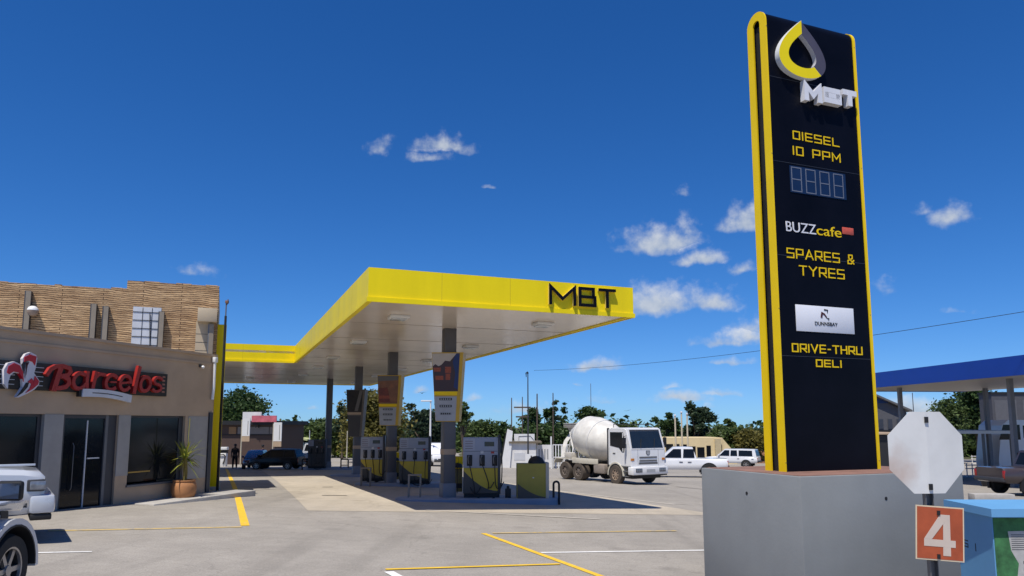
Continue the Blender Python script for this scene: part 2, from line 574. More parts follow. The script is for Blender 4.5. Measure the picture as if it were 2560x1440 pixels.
# ------------------------------------------------------------------ mesh helpers
class MB:
    def __init__(self):
        self.bm = bmesh.new()
        self.mats = []

    def mi(self, m):
        if m is None:
            return 0
        if m not in self.mats:
            self.mats.append(m)
        return self.mats.index(m)

    def _f(self, vs, m):
        try:
            f = self.bm.faces.new(vs)
            f.material_index = m
            return f
        except ValueError:
            return None

    def box(self, x0, x1, y0, y1, z0, z1, m=None, bev=0, M=None):
        k = self.mi(m)
        c = [Vector((x, y, z)) for z in (z0, z1) for x, y in ((x0, y0), (x1, y0), (x1, y1), (x0, y1))]
        if M is not None:
            c = [M @ v for v in c]
        v = [self.bm.verts.new(p) for p in c]
        fs = [self._f([v[i] for i in q], k) for q in ((3, 2, 1, 0), (4, 5, 6, 7), (0, 1, 5, 4), (1, 2, 6, 5), (2, 3, 7, 6), (3, 0, 4, 7))]
        if bev:
            es = list({e for f in fs for e in f.edges})
            r = bmesh.ops.bevel(self.bm, geom=es, offset=bev, segments=2, affect='EDGES', profile=.5)
            for f in r['faces']:
                f.material_index = k
        return self

    def hexa(self, lo, hi, m=None):
        """lo, hi: four corner points each, same winding."""
        k = self.mi(m)
        v = [self.bm.verts.new(p) for p in list(lo) + list(hi)]
        n = len(lo)
        self._f([v[i] for i in reversed(range(n))], k)
        self._f([v[n + i] for i in range(n)], k)
        for i in range(n):
            j = (i + 1) % n
            self._f([v[i], v[j], v[n + j], v[n + i]], k)
        return self

    def quad(self, *pts, m=None):
        self._f([self.bm.verts.new(p) for p in pts], self.mi(m))
        return self

    def rings(self, rs, m=None, cap=True, closed=True):
        k = self.mi(m)
        vr = [[self.bm.verts.new(p) for p in r] for r in rs]
        n = len(rs[0])
        for a, b in zip(vr, vr[1:]):
            for i in range(n if closed else n - 1):
                j = (i + 1) % n
                self._f([a[i], a[j], b[j], b[i]], k)
        if cap:
            self._f(list(reversed(vr[0])), k)
            self._f(vr[-1], k)
        return self

    def cyl(self, p, q, r, r2=None, n=12, m=None, cap=True):
        p, q = Vector(p), Vector(q)
        r2 = r if r2 is None else r2
        d = (q - p).normalized()
        a = d.orthogonal().normalized()
        b = d.cross(a)
        ring = lambda c, rr: [c + (a * math.cos(2 * math.pi * i / n) + b * math.sin(2 * math.pi * i / n)) * rr for i in range(n)]
        return self.rings([ring(p, r), ring(q, r2)], m, cap)

    def tube(self, pts, r, n=6, m=None, taper=None):
        pts = [Vector(p) for p in pts]
        rs = []
        a = None
        for i, p in enumerate(pts):
            d = (pts[min(i + 1, len(pts) - 1)] - pts[max(i - 1, 0)]).normalized()
            if a is None:
                a = d.orthogonal().normalized()
            a = (a - d * a.dot(d))
            if a.length < 1e-5:
                a = d.orthogonal()
            a.normalize()
            b = d.cross(a)
            rr = r if taper is None else r + (taper - r) * i / (len(pts) - 1)
            rs.append([p + (a * math.cos(2 * math.pi * k / n) + b * math.sin(2 * math.pi * k / n)) * rr for k in range(n)])
        return self.rings(rs, m)

    def lathe(self, prof, n=24, m=None, M=None, cap=True):
        """prof: (radius, height) pairs round z."""
        rs = []
        for r, z in prof:
            ring = [Vector((r * math.cos(2 * math.pi * i / n), r * math.sin(2 * math.pi * i / n), z)) for i in range(n)]
            rs.append([M @ v for v in ring] if M is not None else ring)
        return self.rings(rs, m, cap)

    def prism(self, poly, y0, y1, m=None, M=None):
        """poly in x,z; extruded along y from y0 to y1."""
        lo = [Vector((x, y0, z)) for x, z in poly]
        hi = [Vector((x, y1, z)) for x, z in poly]
        if M is not None:
            lo, hi = [M @ v for v in lo], [M @ v for v in hi]
        return self.hexa(lo, hi, m)

    def ribbon(self, pts, w, y0, y1, m=None, closed=False, w2=None, M=None):
        """A mitred stroke through pts (x,z), width w, extruded along y."""
        k = self.mi(m)
        P = [Vector((a, b)) for a, b in pts]
        n = len(P)
        prof = []
        for i in range(n):
            if closed:
                d0, d1 = (P[i] - P[i - 1]), (P[(i + 1) % n] - P[i])
            else:
                d0 = P[i] - P[i - 1] if i else P[1] - P[0]
                d1 = P[i + 1] - P[i] if i < n - 1 else P[-1] - P[-2]
            d0, d1 = d0.normalized(), d1.normalized()
            n0, n1 = Vector((-d0.y, d0.x)), Vector((-d1.y, d1.x))
            mm = n0 + n1
            if mm.length < .2:
                mm = n1
            mm.normalize()
            ww = w if w2 is None else w + (w2 - w) * i / max(1, n - 1)
            kk = ww / 2 / max(.45, mm.dot(n1))
            p = P[i]
            if not closed and i == 0:
                p = p - d1 * ww / 2
            if not closed and i == n - 1:
                p = p + d0 * ww / 2
            a, b = p + mm * kk, p - mm * kk
            q = [Vector((a.x, y0, a.y)), Vector((b.x, y0, b.y)), Vector((b.x, y1, b.y)), Vector((a.x, y1, a.y))]
            if M is not None:
                q = [M @ v for v in q]
            prof.append([self.bm.verts.new(v) for v in q])
        seq = list(zip(prof, prof[1:])) + ([(prof[-1], prof[0])] if closed else [])
        for a, b in seq:
            for i in range(4):
                j = (i + 1) % 4
                self._f([a[i], a[j], b[j], b[i]], k)
        if not closed:
            self._f(list(reversed(prof[0])), k)
            self._f(prof[-1], k)
        return self

    def obj(self, name, m=None, parent=None, smooth=35, **kw):
        bmesh.ops.recalc_face_normals(self.bm, faces=self.bm.faces)
        me = bpy.data.meshes.new(name)
        self.bm.to_mesh(me)
        self.bm.free()
        for x in (self.mats or [m]):
            me.materials.append(x)
        if smooth:
            for p in me.polygons:
                p.use_smooth = True
            me.set_sharp_from_angle(angle=R(smooth))
        o = bpy.data.objects.new(name, me)
        COL.objects.link(o)
        if parent is not None:
            o.parent = parent
        for a, b in kw.items():
            o[a] = b
        return o


def thing(name, label, cat, loc, rz=0, group=None):
    o = bpy.data.objects.new(name, None)
    COL.objects.link(o)
    o.empty_display_size = .2
    o.location = loc
    o.rotation_euler = (0, 0, rz)
    return tag(o, label, cat, group)


def tag(o, label, cat, group=None):
    o['label'] = label
    o['category'] = cat
    o['kind'] = 'thing'
    if group:
        o['group'] = group
    return o


def struct(o):
    o['kind'] = 'structure'
    return o


def dup(root, loc, rz, label, group=None, scale=1):
    r = root.copy()
    COL.objects.link(r)
    r.location = loc
    r.rotation_euler = (0, 0, rz)
    r.scale = (scale,) * 3
    r['label'] = label
    if group:
        r['group'] = group
    for ch in list(root.children):
        c = ch.copy()
        COL.objects.link(c)
        c.parent = r
        for g in list(ch.children):
            d = g.copy()
            COL.objects.link(d)
            d.parent = c
    return r


def box(name, m, parent, *a, bev=0, **k):
    return MB().box(*a, m=m, bev=bev).obj(name, None, parent, **k)


# square sans strokes: glyph -> (width, [polylines])
GL = {
    'M': (1.0, [[(0, 0), (0, 1), (.5, .3), (1, 1), (1, 0)]]),
    'B': (.95, [[(.86, .52), (.86, 1), (0, 1), (0, 0), (.95, 0), (.95, .5), (.06, .5)]]),
    'T': (.95, [[(0, 1), (.95, 1)], [(.475, .95), (.475, 0)]]),
    'D': (.85, [[(0, 0), (0, 1), (.85, 1), (.85, 0)], 'c']),
    'O': (.85, [[(0, 0), (0, 1), (.85, 1), (.85, 0)], 'c']),
    '0': (.8, [[(0, 0), (0, 1), (.8, 1), (.8, 0)], 'c']),
    'I': (.05, [[(.02, 0), (.02, 1)]]), '1': (.05, [[(.02, 0), (.02, 1)]]),
    'E': (.85, [[(.85, 1), (0, 1), (0, 0), (.85, 0)], [(.06, .5), (.8, .5)]]),
    'S': (.9, [[(.9, 1), (0, 1), (0, .5), (.9, .5), (.9, 0), (0, 0)]]),
    'L': (.85, [[(0, 1), (0, 0), (.85, 0)]]),
    'P': (.9, [[(0, 0), (0, 1), (.9, 1), (.9, .42), (.06, .42)]]),
    'A': (1.0, [[(0, 0), (.5, 1), (1, 0)], [(.24, .33), (.76, .33)]]),
    'R': (.9, [[(0, 0), (0, 1), (.9, 1), (.9, .42), (.06, .42)], [(.45, .36), (.92, 0)]]),
    'Y': (1.0, [[(0, 1), (.5, .5), (1, 1)], [(.5, .44), (.5, 0)]]),
    'V': (1.0, [[(0, 1), (.5, 0), (1, 1)]]),
    'H': (.9, [[(0, 0), (0, 1)], [(.9, 0), (.9, 1)], [(.06, .5), (.84, .5)]]),
    'U': (.9, [[(0, 1), (0, 0), (.9, 0), (.9, 1)]]),
    '-': (.45, [[(.05, .48), (.4, .48)]]),
    '&': (.85, [[(.85, 0), (.15, .62), (.15, 1), (.65, 1), (.65, .62), (0, .35), (0, 0), (.5, 0), (.85, .4)]]),
    'N': (.9, [[(0, 0), (0, 1), (.9, 0), (.9, 1)]]),
    '4': (.8, [[(.6, 0), (.6, 1), (0, .35), (.85, .35)]]),
    ' ': (.5, []),
}


def strokes(mb, text, s0, z0, s1, h, w, y0, y1, m=None, M=None):
    """Write text between s0 and s1 on the x,z plane, cap height h, stroke width w."""
    gap = .40
    tot = sum(GL[c][0] for c in text) + gap * (len(text) - 1)
    k = (s1 - s0 - w) / tot
    x = s0 + w / 2
    hh = h - w
    for c in text:
        gw, ls = GL[c]
        closed = 'c' in ls
        for i, l in enumerate([q for q in ls if q != 'c']):
            mb.ribbon([(x + a * k, z0 + w / 2 + b * hh) for a, b in l], w, y0 - i * .0015, y1, m, closed, M=M)
        x += (gw + gap) * k
    return mb


def font_mesh(text, size, extrude, name, m, parent, loc, rz=0, fit=None, shear=0):
    cu = bpy.data.curves.new(name, 'FONT')
    cu.body = text
    cu.size = size
    cu.extrude = extrude
    cu.shear = shear
    o = bpy.data.objects.new(name, cu)
    me = bpy.data.meshes.new_from_object(o)
    bpy.data.objects.remove(o)
    xs = [v.co.x for v in me.vertices] or [0, 1]
    k = 1 if fit is None else fit / (max(xs) - min(xs))
    me.transform(Matrix.Rotation(R(90), 4, 'X') @ Matrix.Diagonal((k, 1, 1, 1)) @ Matrix.Translation((-min(xs), 0, 0)))
    me.materials.clear()
    me.materials.append(m)
    ob = bpy.data.objects.new(name, me)
    COL.objects.link(ob)
    ob.parent = parent
    ob.location = loc
    ob.rotation_euler = (0, 0, rz)
    return ob


# ------------------------------------------------------------------ ground
def build_ground():
    xs = [-600, -300, -150, -90, -60, -44] + list(range(-36, 45, 2)) + [60, 90, 150, 300, 600]
    ys = [-60, -30, -10] + list(range(-8, 112, 2)) + [130, 200, 400, 900]
    mb = MB()
    g = [[mb.bm.verts.new((x, y, gz(x, y))) for x in xs] for y in ys]
    for a, b in zip(g, g[1:]):
        for i in range(len(xs) - 1):
            mb._f([a[i], a[i + 1], b[i + 1], b[i]], 0)
    struct(mb.obj("ground", ground_mat("asphalt_pavers", (.33, .303, .266), .16, .10), smooth=0))


def sheet(name, c, m, up, nu=12, nv=12):
    """A flat sheet laid on the ground between four corners (x, y)."""
    mb = MB()
    c = [Vector(p[:2]) for p in c]
    g = []
    for j in range(nv + 1):
        t = j / nv
        a, b = c[0].lerp(c[3], t), c[1].lerp(c[2], t)
        row = []
        for i in range(nu + 1):
            p = a.lerp(b, i / nu)
            row.append(mb.bm.verts.new((p.x, p.y, gz(p.x, p.y) + up)))
        g.append(row)
    for a, b in zip(g, g[1:]):
        for i in range(nu):
            mb._f([a[i], a[i + 1], b[i + 1], b[i]], 0)
    return struct(mb.obj(name, m, smooth=0))


def line(name, p, q, w, m, up=.008):
    p, q = Vector(p[:2]), Vector(q[:2])
    d = (q - p).normalized()
    n = Vector((-d.y, d.x)) * w / 2
    return sheet(name, [p - n, q - n, q + n, p + n], m, up, max(2, int((q - p).length * 2)), 1)


def build_markings():
    a = og(770, 1277)
    e = Vector((a.x, a.y))
    u2, v2 = Vector(UX[:2]), Vector(VX[:2])
    sheet("forecourt_slab", [e, e + Vector((11.0, 2.2)), e + Vector((11.0, 2.2)) + v2 * 32, e + v2 * 34 + Vector((.5, 0))], SLAB, .005, 24, 66)
    line("slab_joint", og(1065, 1276), og(1500, 1299), .16, GREYLINE, .011)
    line("slab_joint", og(1330, 1220), og(1690, 1262), .22, GREYLINE, .008)
    line("parking_line", og(613, 1315), og(592, 1235), .17, YPAINT)
    line("parking_line", og(591.5, 1233), og(566, 1172), .16, YPAINT)
    line("parking_line", og(604, 1318), og(120, 1328), .14, YPAINTF)
    line("parking_line", og(1208, 1334), og(1530, 1452), .115, YPAINT)
    line("parking_line", og(1232, 1334), og(1690, 1328), .12, YPAINTF, .012)
    line("parking_line", og(1352, 1382.5), og(1790, 1376), .10, WPAINT, .008)
    line("parking_line", og(964, 1425), og(1400, 1411.5), .10, YPAINT, .012)
    line("parking_line", og(972, 1430), og(1012, 1452), .14, WPAINT, .008)
    line("parking_line", og(60, 1383.5), og(230, 1380), .085, WPAINT)
    line("drain_slot", og(805, 1238.5, .01), og(868, 1239, .01), .16, BLKM, .011)
    line("drain_slot", og(806, 1217.5, .01), og(832, 1217.5, .01), .2, BLKM, .011)
    line("road_seam", og(1690, 1217), og(1765, 1224), .12, mat("tar_seam", (.16, .15, .14), .9), .008)


build_ground()
build_markings()
sheet("far_field", [(-500, 101), (600, 101), (600, 880), (-500, 880)], mat("dry_field", (.085, .085, .035), .95, 0, .35, .08), .05, 40, 40)


# ------------------------------------------------------------------ fuel canopy
ZS = 4.86                      # soffit height
C0 = Vector((-3.52, 17.54, 0))  # front corner of the canopy
FH = .84                       # fascia height


def build_canopy():
    t = thing("fuel_canopy", "large yellow fuel station canopy on square grey columns, black letters on its front edge", "canopy", C0, PHI)
    W, D, IN, RR = 7.47, 39.5, 19.5, -12.0
    # plan outline, anticlockwise seen from above
    out = [(0, 0), (W, 0), (W, D), (RR, D), (RR, IN), (0, IN)]
    names = []
    th = .12
    n = len(out)
    # fascia: one mesh that runs round the outline, with a lip at its foot
    mb = MB()
    for prof_in, prof_out, z0, z1 in ((0, th, ZS, ZS + FH), (-.035, 0, ZS - .02, ZS + .10)):
        inner, outer = [], []
        for i in range(n):
            p = Vector(out[i])
            a, b = Vector(out[i - 1]), Vector(out[(i + 1) % n])
            d0, d1 = (p - a).normalized(), (b - p).normalized()
            n0, n1 = Vector((-d0.y, d0.x)), Vector((-d1.y, d1.x))
            m = (n0 + n1) / (1 + n0.dot(n1))
            outer.append(p + m * prof_in)
            inner.append(p + m * prof_out)
        vo = [[mb.bm.verts.new((q.x, q.y, z)) for q in s] for s, z in ((outer, z0), (outer, z1), (inner, z1), (inner, z0))]
        for i in range(n):
            j = (i + 1) % n
            for a, b in ((0, 1), (1, 2), (2, 3), (3, 0)):
                mb._f([vo[a][i], vo[a][j], vo[b][j], vo[b][i]], mb.mi(YEL))
    fa = mb.obj("fascia", None, t, 20)
    jm = mat("fascia_joint", (.66, .51, .008), .5)
    for i in range(1, 4):
        u = W * i / 4
        MB().box(u - .006, u + .006, -.0025, .01, ZS + .102, ZS + FH, jm).obj("fascia_joint", None, fa)
    for i in range(1, 8):
        v = IN * i / 8
        MB().box(-.0025, .01, v - .006, v + .006, ZS + .102, ZS + FH, jm).obj("fascia_joint", None, fa)
    for i in range(1, 5):
        u = RR * i / 5
        MB().box(u - .006, u + .006, IN - .0025, IN + .01, ZS + .102, ZS + FH, jm).obj("fascia_joint", None, fa)
    # roof sheet and soffit
    mb = MB()
    for x0, x1, y0, y1 in ((th, W - th, th, IN), (RR + th, W - th, IN, D - th)):
        mb.box(x0, x1, y0, y1, ZS + .45, ZS + .55, WHITED)
    mb.obj("roof_sheet", None, t)
    mb = MB()
    y = th
    for x0, x1, ya, yb in ((th, W - th, th, IN), (RR + th, W - th, IN + .004, D - th)):
        mb.box(x0, x1, ya, yb, ZS + .03, ZS + .09, SOFF)
    mb.obj("soffit", None, t)
    mb = MB()
    for v in (4.1, 8.2, 12.3, 16.4, 19.5, 24.4, 29.3, 34.2):
        mb.box(.2 if v < 19 else RR + .3, W - .2, v, v + .018, ZS + .024, ZS + .0299, mat("joint_dark", (.25, .22, .19), .6))
    for u in (-8, -4):
        mb.box(u, u + .018, IN + .3, D - .3, ZS + .024, ZS + .0299, mat("joint_dark", (.25, .22, .19), .6))
    mb.obj("soffit_joint", None, t)  # dark joint strips between the soffit sheets
    for v in (4.6, 12.9, 21.2, 32.4):
        p = C0 + UX * 3.45 + VX * v
        g = gz(p.x, p.y)
        mb = MB()
        mb.box(-.19, .19, -.19, .19, g, ZS + .03, COLM, .015)
        o = mb.obj("column", None, t)
        o.location = (3.45, v, 0)
        b = MB().box(-.215, .215, -.215, .215, g, g + .55, mat("column_guard", (.20, .20, .22), .5), .01)
        b.obj("column_guard", None, o)
        MB().box(-.2, .2, -.2, .2, 1.43 + g, 1.60 + g, TAN, .004).obj("column_band", None, o)
    for u, v in [(5.65, 2.2), (5.65, 9.1), (5.75, 15.8), (5.8, 21.6), (1.3, 2.4), (1.33, 9.1), (1.33, 15.7), (1.4, 21.7), (1.25, 28), (1.24, 36),
                 (5.7, 28), (5.7, 36), (-1.6, 33), (-4, 24), (-4, 36), (-6.5, 29)]:
        mb = MB()
        mb.box(-.27, .27, -.27, .27, ZS - .055, ZS + .03, WHITE, .02)
        o = mb.obj("canopy_light", None, t)
        o.location = (u, v, 0)
        mb = MB().box(-.21, .21, -.21, .21, ZS - .085, ZS - .056, CLEARL, .012)
        mb.obj("lens", None, o)
    # black letters standing off the front fascia
    F = Face(C0, UX)
    (a, z0), (b, z1) = F.hit(1369, 769), F.hit(1537, 777)
    span = b - a
    x = a
    for ch, fr in (('M', .40), ('B', .27), ('T', .27)):
        mb = MB()
        gw, ls = GL[ch]
        w = span * fr
        h = .46
        for i, l in enumerate([q for q in ls if q != 'c']):
            mb.ribbon([(x + .05 + px / gw * (w - .1), ZS + .235 + pz * h) for px, pz in l], .078, -.105 - i * .002, -.07, BLK)
            mb.ribbon([(x + .05 + px / gw * (w - .1), ZS + .235 + pz * h) for px, pz in l], .07, -.07, -.003 - i * .001, mat("letter_return", (.70, .55, .15), .5))
        mb.obj("letter", None, t)
        x += span * (fr + .03)


build_canopy()


# ------------------------------------------------------------------ pylon sign on its plinth
BC = at(2000, 1192, 9.0)         # near top corner of the plinth
BZ = BC.z


def build_pylon():
    BW, BD = 2.81, 1.98
    g = gz(BC.x + 1, BC.y) - .15
    t = thing("sign_plinth", "big plain grey painted plinth carrying the tall black sign", "plinth", (BC.x, BC.y, g), PHI)
    h = BZ - g
    mb = MB().box(0, BW, 0, BD, 0, h, GREYP, .012)
    mb.obj("body", None, t)
    MB().box(.05, BW - .05, .05, BD - .05, h, h + .006, mat("dusty_red_top", (.24, .13, .10), .95, 0, .3, 3)).obj("top_screed", None, t)
    F = Face(BC, UX)
    s, z = F.hit(2215, 1246)
    MB().cyl((s, -.004, z - g), (s, .05, z - g), .022, m=BLKM).obj("bolt_hole", None, t)
    G = Face(BC + VX * BD, -VX)
    s, z = G.hit(1867, 1233)
    MB().cyl((-.004, BD - s, z - g), (.05, BD - s, z - g), .022, m=BLKM).obj("bolt_hole", None, t)

    # the slab sign
    u, w = ray(1964, 1180)
    Y = (BZ + .006 - EYE) / ray(1964, 1180)[1]
    O = Vector((u * Y, Y, 0))
    zt = 7.83
    t = thing("pylon_sign", "tall black slab sign with yellow edges, drop emblem and yellow wording", "pylon sign", (O.x, O.y, BZ + .006), PHI)
    z0 = BZ + .006
    H = zt - z0
    F = Face(O, UX)
    Wd = F.hit(2203, 1181)[0]
    DP, e = .39, .10
    r = DP / 2

    def arch(y0, y1, top, k=12):
        """Inverted U outline in v,z: up the front, over the top, down the back."""
        rr = (y1 - y0) / 2
        cy = (y0 + y1) / 2
        return [(y0, 0)] + [(cy - rr * math.cos(math.pi * i / k), top - rr + rr * math.sin(math.pi * i / k)) for i in range(k + 1)] + [(y1, 0)]

    def ubar(x0, x1, th, m, name, inset=0):
        o_, i_ = arch(inset, DP - inset, H - inset), arch(inset + th, DP - inset - th, H - inset - th)
        mb = MB()
        k = mb.mi(m)
        va = [[mb.bm.verts.new((x, y, z)) for y, z in s] for x, s in ((x0, o_), (x1, o_), (x1, i_), (x0, i_))]
        for i in range(len(o_) - 1):
            for a, b in ((0, 1), (1, 2), (2, 3), (3, 0)):
                mb._f([va[a][i], va[a][i + 1], va[b][i + 1], va[b][i]], k)
        return mb.obj(name, None, t, 30)
    ubar(0, .022, .125, YELS, "edge_trim")
    ubar(Wd - .05, Wd, .125, YELS, "edge_trim")
    face = ubar(.0225, Wd - .0505, .11, mat("pylon_face", (.004, .0045, .009), .36, 0, .35, 1.2, bump=.10, bs=1.6, spec=.08), "face_panel", .012)
    for zz in (1.55, 2.95, 4.3, 5.55):
        MB().box(.024, Wd - .052, .0095, .0118, zz, zz + .008, mat("seam_dark", (.03, .03, .035), .4)).obj("panel_seam", None, face)
    for zz in (.12, 2.2, 4.4, 6.3):
        for xx in (.011, Wd - .025):
            MB().cyl((xx, -.003, zz), (xx, .002, zz), .006, n=8, m=STEEL).obj("rivet", None, t)
    MB().box(.05, .07, .12, DP - .12, 0, H - .2, BLKM).obj("inner_panel", None, t)
    Ff = Face(O - Vector((0, 0, 0)) + F.n * (-.012), UX)

    def px(x, y):
        s, z = Ff.hit(x, y)
        return s, z - z0

    def word(text, lb, lt, rb, w, m=YELS, name="lettering"):
        (s0, za), (_, zb), (s1, zc) = px(*lb), px(*lt), px(*rb)
        base = (za + zc) / 2
        mb = strokes(MB(), text, s0, base, s1, (zb - za), w, .004, .019, m)
        return mb.obj(name, None, t)
    word("DIESEL", (1982, 348), (1982, 327), (2098, 368), .016)
    word("10 PPM", (1982, 388), (1982, 366), (2101, 406), .016)
    word("SPARES &", (1967, 645), (1967, 620), (2135, 661), .016)
    word("TYRES", (1998, 689), (1998, 664), (2111, 698), .016)
    word("DRIVE-THRU", (1980, 880), (1980, 858), (2156, 888), .017)
    word("DELI", (2040, 917), (2040, 898), (2104, 920), .017)
    # fuel price display
    (a, za), (b, zb) = px(1976, 480), px(2112, 436)
    o = MB().box(a, b, .005, .019, za, zb, mat("display_blue", (.009, .022, .065), .25)).obj("price_display", None, t)
    mb = MB()
    dw = (b - a) / 4
    for i in range(4):
        for q in ([(.12, .06), (.12, .94), (.78, .94), (.78, .06)], ):
            mb.ribbon([(a + dw * (i + p), za + (zb - za) * q_) for p, q_ in q], .014, .002, .0049, mat("segment_grey", (.15, .17, .22), .5), closed=True)
        mb.ribbon([(a + dw * (i + .16), za + (zb - za) * .5), (a + dw * (i + .74), za + (zb - za) * .5)], .014, .002, .0049, mat("segment_grey", (.15, .17, .22), .5))
    mb.obj("digit_segment", None, o)
    # cafe name
    s0, za = px(1965, 578)
    s1, zb = px(2040, 586)
    hh = px(1965, 552)[1] - za
    font_mesh("BUZZ", hh * 1.38, .007, "lettering", mat("white_letter", (.75, .75, .78), .5), t, (s0, .012, (za + zb) / 2), fit=s1 - s0)
    s2, zc = px(2104, 590)
    font_mesh("cafe", hh * 1.38, .007, "lettering", YELS, t, (s1 + .012, .012, (za + zb) / 2), fit=s2 - s1 - .02)
    (a, za), (b, zb) = px(2106, 585), px(2133, 571)
    MB().box(a, b, .006, .019, za, zb, mat("red_tab", (.62, .10, .06), .5, 0, .2, 12), .006).obj("red_tab", None, t)
    # white restaurant panel
    (a, za), (b, zb) = px(1991, 828), px(2132, 772)
    za = (za + px(2133, 835)[1]) / 2
    zb = (zb + px(1990, 761)[1]) / 2
    o = MB().box(a, b, .003, .019, za, zb, mat("panel_white", (.78, .79, .83), .5, 0, .04, 2), .003).obj("restaurant_panel", None, t)
    w_, h_ = b - a, zb - za
    font_mesh("DUNNSBAY", h_ * .20, .003, "lettering", BLKM, o, (a + w_ * .31, .0005, za + h_ * .26), fit=w_ * .39)
    mb = MB()
    mb.ribbon([(a + w_ * .43, za + h_ * .60), (a + w_ * .44, za + h_ * .74), (a + w_ * .48, za + h_ * .70), (a + w_ * .51, za + h_ * .60)], .03, -.002, .0029, mat("dark_red", (.06, .005, .01), .6), w2=.018)
    mb.ribbon([(a + w_ * .49, za + h_ * .87), (a + w_ * .54, za + h_ * .86), (a + w_ * .535, za + h_ * .76)], .022, -.001, .0029, BLKM, w2=.008)
    mb.ribbon([(a + w_ * .515, za + h_ * .57), (a + w_ * .535, za + h_ * .54), (a + w_ * .555, za + h_ * .55), (a + w_ * .55, za + h_ * .48)], .010, -.0015, .0029, BLKM)
    mb.obj("crest", None, o)
    # drop emblem: two half rings
    (sc, zc) = px(1996, 135)
    top = px(1998, 60)[1]
    bot = px(1996, 200)[1]
    b_ = (top - bot) / 2
    zc = (top + bot) / 2
    a_ = (px(2056, 140)[0] - px(1937, 130)[0]) / 2 * 1.3

    def drop(th, k, dz=0):
        return (sc + a_ * k * math.sin(th) * abs(math.sin(th / 2)) ** 1.1, zc + dz + b_ * (k if k < 1 else 1) * math.cos(th))

    def cres(t0, t1, k0, k1, y0, y1, m, side, name, dx=0, dz=-.02):
        N_ = 28
        mb = MB()
        f, s_ = mb.mi(m), mb.mi(side)
        oo = [drop(t0 + (t1 - t0) * i / N_, 1) for i in range(N_ + 1)]
        ii = [drop(t0 + (t1 - t0) * i / N_, k0 + (k1 - k0) * i / N_, dz) for i in range(N_ + 1)]
        vs = [[mb.bm.verts.new((x + dx, y, z)) for x, z in q] for q, y in ((oo, y0), (ii, y0), (ii, y1), (oo, y1))]
        for i in range(N_):
            for a, b, mm in ((0, 1, f), (1, 2, s_), (2, 3, s_), (3, 0, s_)):
                mb._f([vs[a][i], vs[a][i + 1], vs[b][i + 1], vs[b][i]], mm)
        for i in (0, N_):
            mb._f([vs[j][i] for j in range(4)], s_)
        return mb.obj(name, None, t, 30)
    Wl = mat("emblem_return", (.72, .74, .76), .4)
    cres(2 * math.pi, .80 * math.pi, .58, .62, -.075, .016, YEL, Wl, "emblem_yellow_half")
    cres(.02, .78 * math.pi, .58, .6, -.06, .016, mat("emblem_grey", (.085, .075, .10), .4), mat("emblem_silver", (.5, .5, .54), .35), "emblem_grey_half")
    # thick white letters
    for ch, a, b in (('M', (2001, 256, 215), (2046, 262, 218)), ('B', (2050, 262, 226), (2094, 266, 230)), ('T', (2097, 268, 231), (2132, 272, 236))):
        (s0, z1_), (s1, z2_) = px(a[0], a[1]), px(b[0], b[1])
        hh = px(a[0], a[2])[1] - z1_
        zz = (z1_ + z2_) / 2
        gw, ls = GL[ch]
        mb = MB()
        for i, l in enumerate([q for q in ls if q != 'c']):
            mb.ribbon([(s0 + .045 + p / gw * (s1 - s0 - .09), zz + .035 + q * (hh - .07)) for p, q in l], .082, -.075 - i * .002, .018, mat("white_letter", (.75, .75, .78), .5))
        mb.obj("letter", None, t)


build_pylon()


# ------------------------------------------------------------------ restaurant building
FA = Face((-9.06, 22.1), (.292, .956))     # shopfront, s=0 at its far corner, negative towards the viewer


